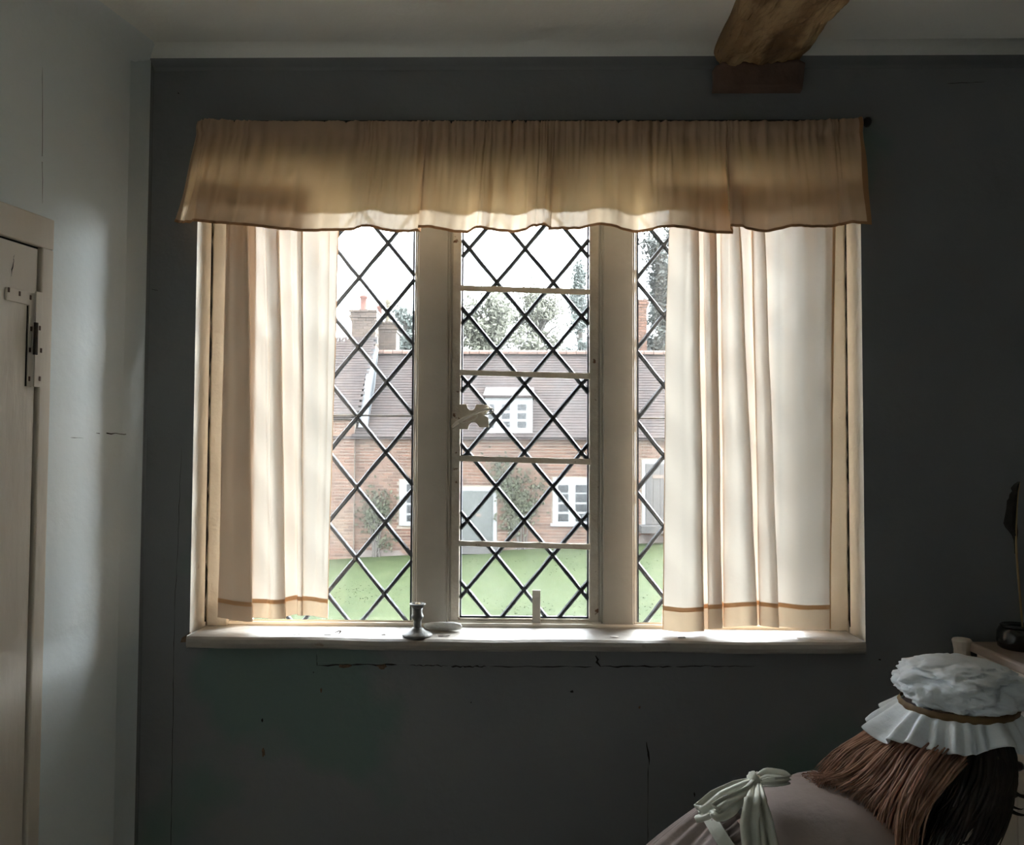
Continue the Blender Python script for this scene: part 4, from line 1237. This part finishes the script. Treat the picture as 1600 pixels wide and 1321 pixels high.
# ================================================================== OUTDOORS
YH = 20.0
def H(px, py, Y=YH): return at(px, py, Y)
gl = H(520, 872); gr_ = H(1045, 846)
def ground(u, v):
    x = lerp(-30, 30, u); y = 2.07 + (70 - 2.07)*v**1.6
    base = gl.z + (gr_.z - gl.z)*min(1.4, max(-0.6, (x - gl.x)/(gr_.x - gl.x)))*min(1, max(0, (y - 6)/12))
    return Vector((x, y, base + 0.03*noise.noise(Vector((x*0.5, y*0.5, 0))) - 0.02))
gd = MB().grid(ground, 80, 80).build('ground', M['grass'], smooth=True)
struct(gd)
# blades: rough turf close enough to read
mb = MB(); rg = random.Random(3)
for i in range(9000):
    y = rg.uniform(9.5, 18.8); x = rg.uniform(-0.42, 0.36)*y
    base = gl.z + (gr_.z - gl.z)*min(1.4, max(-0.6, (x - gl.x)/(gr_.x - gl.x)))*min(1, max(0, (y - 6)/12)) - 0.03
    h_ = rg.uniform(0.006, 0.02); a = rg.uniform(0, 3.14); dx, dy = math.cos(a)*0.014, math.sin(a)*0.014
    lx, ly = rg.uniform(-.06, .06), rg.uniform(-.06, .06)
    mb.add([(x-dx, y-dy, base), (x+dx, y+dy, base), (x+lx, y+ly, base + h_)], [(0, 1, 2)])
g2 = mb.build('turf', M['grass'])
tag(g2, 'short mown green grass of the courtyard lawn', 'grass', kind='stuff')

house = tag(empty('brick_house', (0, YH, gl.z)), 'long red brick cottage with a clay tile roof across the lawn', 'house')
XL, XR2 = H(330, 700).x, H(1330, 700).x
zE = H(800, 686, YH - 0.12).z
zG = min(gl.z, gr_.z) - 0.5
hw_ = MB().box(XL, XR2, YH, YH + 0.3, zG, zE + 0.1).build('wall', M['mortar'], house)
# openings in px: (x0,y0,x1,y1)
opens = [(688, 760, 777, 862), (862, 746, 934, 822), (623, 749, 700, 824), (1001, 718, 1062, 828)]
opw = []
for (a, b, c_, d) in opens:
    p, q = H(a, b), H(c_, d); opw.append((p.x, q.x, q.z, p.z))
bw, bh = 0.235, 0.0775
cands = []
cut_bricks = []
row = 0
z = zG
rb = random.Random(11)
while z < zE + 0.02:
    x = XL + (bw/2 if row % 2 else 0)
    while x < XR2:
        ln = bw if row % 2 == 0 or True else bw/2
        ok = True
        for (a, b, c_, d) in opw:
            if x + ln > a and x < b and z + bh > c_ and z < d:
                ok = False
                if a - x > 0.05: cut_bricks.append((x, a, z))
                if x + ln - b > 0.05: cut_bricks.append((b, x + ln, z))
        if ok: cands.append((x + ln/2, z + bh/2))
        x += ln
    z += bh; row += 1
cen = H(820, 745)
vis = []
for (x, z) in cands:
    # visible in the open lights
    px_ = 822 + x/YH*F
    inside = 720 < px_ < 920 or 520 < px_ < 648 or 995 < px_ < 1042
    vis.append((0 if inside and z > gl.z + 0.15 else 1, abs(x - cen.x) + abs(z - cen.z)*1.2, x, z))
vis.sort()
bme = MB().box(-bw/2 + 0.006, bw/2 - 0.006, -0.012, 0.01, -bh/2 + 0.010, bh/2 - 0.010).mesh('brick')
bme.materials.append(M['brick'])
for k, (f_, d_, x, z) in enumerate(vis[:300]):
    o = bpy.data.objects.new('brick', bme); C.objects.link(o); attach(o, hw_)
    o.location = (x, YH - rb.uniform(0, 0.004), z)
mb = MB()
for (f_, d_, x, z) in vis[300:]:
    yq = YH - rb.uniform(0, 0.004)
    mb.box(x - bw/2 + 0.006, x + bw/2 - 0.006, yq - 0.012, yq + 0.01, z - bh/2 + 0.010, z + bh/2 - 0.010)
for (xa, xb, z) in cut_bricks:
    mb.box(xa + 0.005, xb - 0.005, YH - 0.013, YH + 0.01, z + 0.010, z + bh - 0.010)
o = mb.build('brickwork', M['brick'], hw_); o['kind'] = 'stuff'
# crumbling pale render at the foot of the wall
def splash(px0, px1, py0, py1, sd):
    a = H(px0, py0); b = H(px1, py1)
    n = 26; vs = []
    for i in range(n+1):
        x = lerp(a.x, b.x, i/n)
        h_ = (a.z - b.z)*(0.55 + 0.5*noise.noise(Vector((i*0.35, sd, 0)))) * min(1, i/3, (n-i)/3)
        vs += [(x, YH - 0.02, b.z - 0.3), (x, YH - 0.022, b.z + max(0.02, h_))]
    mb = MB().add(vs, [(2*i, 2*i+2, 2*i+3, 2*i+1) for i in range(n)])
    o = mb.build('plinth_render', M['stain'], hw_)
    s = o.modifiers.new('thickness', 'SOLIDIFY'); s.thickness = 0.02
splash(500, 640, 848, 874, 1.0); splash(790, 1000, 850, 862, 4.0); splash(996, 1045, 828, 846, 7.0)

def rect(px0, py0, px1, py1, Y0, Y1, name, m, parent, bev=0):
    a, b = H(px0, py0), H(px1, py1)
    return MB().box(a.x, b.x, Y0, Y1, b.z, a.z).build(name, M[m], parent, bevel=bev)
def out_window(px0, py0, px1, py1, cols, rows, parent=house, Y0=None, frame=5, name='window', lights=None):
    Y0 = YH - 0.05 if Y0 is None else Y0
    a, b = H(px0, py0), H(px1, py1)
    wn = MB().box(a.x, b.x, Y0, Y0 + 0.10, b.z, a.z).build(name, M['out_white'], parent)
    for (c0, c1) in cols:
        for (r0, r1) in rows:
            p, q = H(c0, r0), H(c1, r1)
            MB().box(p.x, q.x, Y0 - 0.004, Y0 + 0.01, q.z, p.z).build('pane', M['out_glass'], wn)
    return wn
rows = [(758, 770), (772, 785), (788, 800), (803, 815)]
w1 = out_window(864, 747, 932, 820, [(872, 888), (899, 918)], rows)
rect(860, 818, 936, 822.5, YH - 0.10, YH, 'sill_board', 'out_white', w1)
w2 = out_window(625, 750, 698, 822, [(636, 643), (646, 652), (664, 690)], [(757, 769), (772, 786), (789, 802), (805, 815)])
# doors
def out_door(px0, py0, px1, py1, m, lx, parent=house):
    dfr = rect(px0, py0, px1, py1, YH - 0.04, YH + 0.02, 'door_frame', 'out_white', parent)
    lf = rect(px0 + 5, py0 + 6, px1 - 6, py1, YH - 0.055, YH - 0.03, 'door_leaf', m, parent)
    n = 4
    for i in range(n):
        a = lerp(px0 + 6, px1 - 7, i/n); b = lerp(px0 + 6, px1 - 7, (i+1)/n) - 0.5
        rect(a, py0 + 7.5, b, py1 - 1, YH - 0.065, YH - 0.05, 'door_board', m, lf)
    rect(lx[0], lx[1], lx[2], lx[3], YH - 0.085, YH - 0.06, 'letter_plate', 'saddle', lf)
out_door(692, 761, 776, 850, 'door_green', (744, 803, 752, 807))
rect(684, 850, 784, 862, YH - 0.55, YH, 'doorstep', 'step', house)
out_door(1003, 719, 1060, 820, 'door_brown', (1019, 742, 1037, 748))
rect(998, 820, 1066, 831, YH - 0.5, YH, 'doorstep', 'step', house)

# main roof of plain tiles
zE2 = H(800, 684, YH - 0.22).z
pitch = 1.0
def solve_ridge(py, Y0, z0):
    d = 0.0
    while d < 9:
        p = at(800, py, Y0 + d)
        if z0 + d*pitch >= p.z: return d
        d += 0.01
    return d
dR = solve_ridge(553, YH - 0.22, zE2)
Ye = YH - 0.22
roof = MB().prism([(XL, Ye, zE2 - 0.05), (XL, Ye + dR, zE2 + dR - 0.05), (XL, Ye + 2*dR, zE2 - 0.05)], (XR2 - XL, 0, 0)).build('roof', M['tile'], house)
def tiled(x0, x1, Y0, z0, d, parent, gauge=0.105, tw_=0.165, mask=None):
    sl = math.sqrt(2); nrow = int(d*sl/gauge)
    mb = MB(); rt = random.Random(4)
    up = Vector((0, 1, 1))/sl; nn = Vector((0, -1, 1))/sl
    for r in range(nrow + 1):
        x = x0 + (tw_/2 if r % 2 else 0)
        while x < x1:
            c_ = Vector((x, Y0, z0)) + up*(r*gauge)
            if mask is None or mask(c_):
                a = c_ + nn*(0.013 + rt.uniform(0, 0.006)); b = c_ + up*(gauge*1.25) + nn*0.006
                ww = Vector((tw_ - 0.006, 0, 0))
                mb.add([a, a + ww, b + ww, b, a - nn*0.007, a + ww - nn*0.007], [(0, 1, 2, 3), (0, 4, 5, 1)])
            x += tw_
    o = mb.build('roof_tiles', M['tile'], parent); o['kind'] = 'stuff'
dm0, dm1 = H(757, 620), H(834, 680)
tiled(H(553, 600).x, XR2, Ye, zE2, dR, roof)
# ridge tiles
nR = 46
for i in range(nR):
    x0 = lerp(H(585, 553, Ye + dR).x, XR2, i/nR); x1 = lerp(H(585, 553, Ye + dR).x, XR2, (i + 1)/nR) - 0.015
    c_ = (0, Ye + dR, zE2 + dR + 0.0)
    pts = []
    for k in range(7):
        th = math.pi*k/6
        pts.append((x0, c_[1] + 0.14*math.cos(th), c_[2] - 0.03 + 0.12*math.sin(th)))
    MB().prism(pts, (x1 - x0, 0, 0)).build('ridge_tile', M['ridge'], roof)
# strip put in for the shadow line under the tile edge
rect(553, 684, 1330, 689, YH - 0.17, YH + 0.02, 'eaves_shadow_strip', 'oak_dark', house)
# dormer window set in the roof
Yd = YH - 0.12
dor = out_window(758, 621, 832, 679, [(763.5, 772.5), (784, 797), (808.5, 822.5)], [(632.5, 642), (646, 655.5), (659, 669)], Y0=Yd, name='dormer')
a, b = H(755, 617, Yd), H(835, 622, Yd)
MB().prism([(a.x, Yd - 0.12, b.z), (a.x, Yd - 0.12, b.z + 0.05), (a.x, Yd + 1.6, b.z + 0.45), (a.x, Yd + 1.6, b.z)], (b.x - a.x, 0, 0)).build('dormer_roof', M['tile'], dor)
a, b = H(759, 622, Yd), H(831, 678, Yd)
MB().box(a.x, b.x, Yd + 0.09, Yd + 1.3, b.z, a.z).build('dormer_cheek', M['tile'], dor)

# cross wing beside the chimney: higher eaves, its own roof slope and a lead valley
Yw = YH - 0.14
zW = H(500, 652, Yw).z; xW = H(554, 652, Yw).x
wing = MB().box(XL, xW, Yw, YH + 0.1, zG, zW).build('wing_wall', M['mortar'], house)
mb = MB(); z = zG; row = 0
while z < zW:
    x = XL + (bw/2 if row % 2 else 0)
    while x < xW - 0.05:
        mb.box(x + 0.006, min(x + bw, xW) - 0.002, Yw - 0.012, Yw + 0.01, z + 0.010, z + bh - 0.010)
        x += bw
    z += bh; row += 1
o = mb.build('brickwork', M['brick'], wing); o['kind'] = 'stuff'
dW = solve_ridge(531, Yw - 0.15, zW)
wr_ = MB().prism([(XL, Yw - 0.15, zW - 0.05), (XL, Yw - 0.15 + dW, zW + dW - 0.05), (XL, Yw + 3*dW, zW - 1.5)], (xW - XL + 0.05, 0, 0)).build('wing_roof', M['tile'], house)
tiled(XL, xW, Yw - 0.15, zW, dW, wr_)
# lead valley: a sloping strip between the two roofs
pts = [H(560, 668, Yw - 0.2), H(574, 668, Yw - 0.2), H(586, 600, Yw + 0.7), H(591, 545, Yw + 1.9), H(578, 545, Yw + 1.9), H(570, 600, Yw + 0.7)]
lead = MB().prism(pts, (0, 0.04, 0.0)).build('lead_valley', M['lead_sheet'], house)

def stack(px0, px1, pyt, pyb, Y, pots, label_seed, flash=True, m='yellow_brick'):
    a, b = H(px0, pyt, Y), H(px1, pyb, Y)
    st_ = MB().box(a.x + 0.01, b.x - 0.01, Y + 0.01, Y + 0.6, b.z - 1.2, a.z - 0.02).build('chimney', M['mortar'], house)
    mb = MB(); z = b.z - 0.4; row = 0
    cap_z = a.z - 0.26
    while z < a.z:
        ex = 0.0
        if z > cap_z: ex = 0.03 + 0.03*((z - cap_z)//bh % 2)
        x = a.x - ex - (0.11 if row % 2 else 0)
        while x < b.x + ex:
            xa, xb = max(x, a.x - ex) + 0.004, min(x + bw*0.95, b.x + ex) - 0.004
            if xb - xa > 0.03:
                mb.box(xa, xb, Y - ex - 0.01, Y + 0.61 + ex, z + 0.006, z + bh - 0.006)
            x += bw*0.95
        z += bh; row += 1
    o = mb.build('brickwork', M[m], st_); o['kind'] = 'stuff'
    for (ppx, ptop, pbot, r, mm) in pots:
        p = H(ppx, pbot, Y + 0.25); q = H(ppx, ptop, Y + 0.25)
        h_ = q.z - p.z
        MB().lathe([(r*1.15, -0.1), (r*1.1, h_*0.08), (r*0.85, h_*0.3), (r*0.82, h_*0.8), (r*1.1, h_*0.84), (r*1.15, h_*0.95), (r*0.9, h_), (r*0.7, h_*0.98), (r*0.6, h_*0.8), (0.001, h_*0.8)], p, 16).build('chimney_pot', M[mm], st_, smooth=True)
    if flash:
        MB().box(a.x - 0.05, b.x + 0.05, Y - 0.05, Y + 0.05, b.z - 0.1, b.z + 0.04).build('lead_flashing', M['lead_sheet'], st_)
    return st_
stack(549, 587, 488, 531, Yw + 2.2, [(568, 462, 488, 0.11, 'pot')], 1)
stack(583, 619, 506, 553, YH + 2.6, [(606, 468, 506, 0.08, 'pot_yellow'), (593, 478, 506, 0.08, 'pot')], 2)
stack(970, 1011, 470, 553, YH + 2.4, [(982, 440, 470, 0.11, 'pot')], 3, m='brick')

# trees behind the roof
def tree(px, pyb, pyt, Y, wpx, leaf, nleaf, lsize, name, label, seed, trunk=True, shape=1.0, group=None):
    rt = random.Random(seed)
    base = Vector((H(px, 800, Y).x, Y, gl.z)); top_ = H(px, pyt, Y); low = H(px, pyb, Y)
    rx = wpx/2*Y/F; cz = (top_.z + low.z)/2; rz_ = (top_.z - low.z)/2
    root = tag(empty(name, base), label, 'tree', group)
    mb = MB()
    tr_pts = [base, base + Vector((0.1, 0, (cz - base.z)*0.5)), Vector((base.x + 0.05, Y, cz + rz_*0.3)), Vector((base.x, Y, top_.z))]
    mb.tube(tr_pts, [0.25, 0.2, 0.10, 0.02], 8).build('trunk', M['bark'], root, smooth=True)
    mb = MB()
    tips = []
    for k in range(46):
        a = rt.uniform(0, 6.28); r = math.sqrt(rt.random()); h_ = rt.uniform(-0.95, 0.98)
        env = (1 - abs(h_)**2.2)**0.5 if shape >= 1 else max(0.05, (1 - h_)/2)
        tip = Vector((base.x + rx*r*env*math.cos(a), Y + rx*0.8*r*env*math.sin(a), cz + rz_*h_))
        st0 = Vector((base.x, Y, lerp(low.z - 1.0, tip.z, 0.55)))
        midp = st0.lerp(tip, 0.5) + Vector((0, 0, 0.15*rx))
        mb.tube([st0, midp, tip], [0.07, 0.045, 0.012], 5)
        tips.append((st0, midp, tip))
    o = mb.build('branches', M['bark'], root); o['kind'] = 'stuff'
    mb = MB()
    for k in range(nleaf):
        st0, midp, tip = tips[rt.randrange(len(tips))]
        c_ = midp.lerp(tip, rt.uniform(0.1, 1.1)) + Vector((rt.gauss(0, 1), rt.gauss(0, 1), rt.gauss(0, 1)))*rx*0.13
        a = Vector((rt.gauss(0, 1), rt.gauss(0, 1), rt.gauss(0, 1))).normalized(); b = a.orthogonal().normalized()
        s = lsize*rt.uniform(0.6, 1.3)
        mb.add([c_ - a*s, c_ + b*s*0.5, c_ + a*s, c_ - b*s*0.5], [(0, 1, 2, 3)])
    o = mb.build('foliage', M[leaf], root); o['kind'] = 'stuff'
    return root
G = 'trees behind the brick cottage'
tree(768, 565, 458, 31, 110, 'leaf_pale', 7000, 0.10, 'tree', 'pale spring tree above the roof ridge, behind the latch side of the casement', 1, group=G)
tree(838, 565, 448, 41, 95, 'leaf_pale', 6500, 0.10, 'tree', 'pale spring tree above the roof ridge in the middle of the casement', 2, group=G)
tree(905, 565, 410, 47, 80, 'leaf_blue', 6000, 0.11, 'conifer', 'bluish conifer rising highest behind the middle of the ridge', 3, shape=0.5, group=G)
tree(632, 560, 480, 34, 60, 'leaf_blue', 3500, 0.10, 'tree', 'grey green tree showing behind the twin chimney stacks', 4, group=G)
tree(700, 565, 480, 38, 90, 'leaf_pale', 4000, 0.10, 'tree', 'low spring tree mostly hidden behind the mullion next to the candlestick', 6, group=G)
tree(1048, 570, 335, 27, 105, 'leaf_dark', 14000, 0.10, 'evergreen_tree', 'tall dark evergreen tree behind the far chimney by the taupe door', 5, group=G)

# climbers on the front of the cottage
def climber(px0, py0, px1, py1, n, seed, name, label):
    rt = random.Random(seed)
    a, b = H(px0, py0), H(px1, py1)
    cx = (a.x + b.x)/2
    foot = H((px0 + px1)/2, 866)
    root = tag(empty(name, (cx, YH - 0.1, foot.z)), label, 'climber', 'climbing plants on the cottage front')
    mb = MB(); tips = []
    for k in range(9):
        tip = Vector((lerp(a.x, b.x, rt.random()), YH - rt.uniform(0.06, 0.2), lerp(b.z, a.z, rt.random()**0.6)))
        m_ = Vector((lerp(cx, tip.x, 0.4), YH - 0.08, lerp(foot.z, tip.z, 0.55)))
        mb.tube([(cx + rt.uniform(-.1, .1), YH - 0.08, foot.z - 0.2), m_, tip], [0.022, 0.016, 0.006], 5)
        tips.append((m_, tip))
    o = mb.build('stems', M['bark'], root); o['kind'] = 'stuff'
    mb = MB()
    for k in range(n):
        m_, tip = tips[rt.randrange(9)]
        c_ = m_.lerp(tip, rt.uniform(0.0, 1.1)) + Vector((rt.gauss(0, .13), rt.gauss(0, .04), rt.gauss(0, .13)))
        c_.y = min(c_.y, YH - 0.03)
        d1 = Vector((rt.gauss(0, 1), rt.gauss(0, .6), rt.gauss(0, 1))).normalized(); d2 = d1.cross(Vector((0.2, 1, 0.1))).normalized()
        s = rt.uniform(0.03, 0.06)
        mb.add([c_ - d1*s, c_ + d2*s*0.6, c_ + d1*s, c_ - d2*s*0.6], [(0, 1, 2, 3)])
    o = mb.build('foliage', M['leaf_climb'], root); o['kind'] = 'stuff'
climber(772, 722, 862, 815, 1200, 1, 'climbing_rose', 'straggling climbing rose between the grey green door and the window')
climber(566, 745, 612, 862, 520, 2, 'climbing_shrub', 'thin climbing shrub on the brick below the twin chimneys')
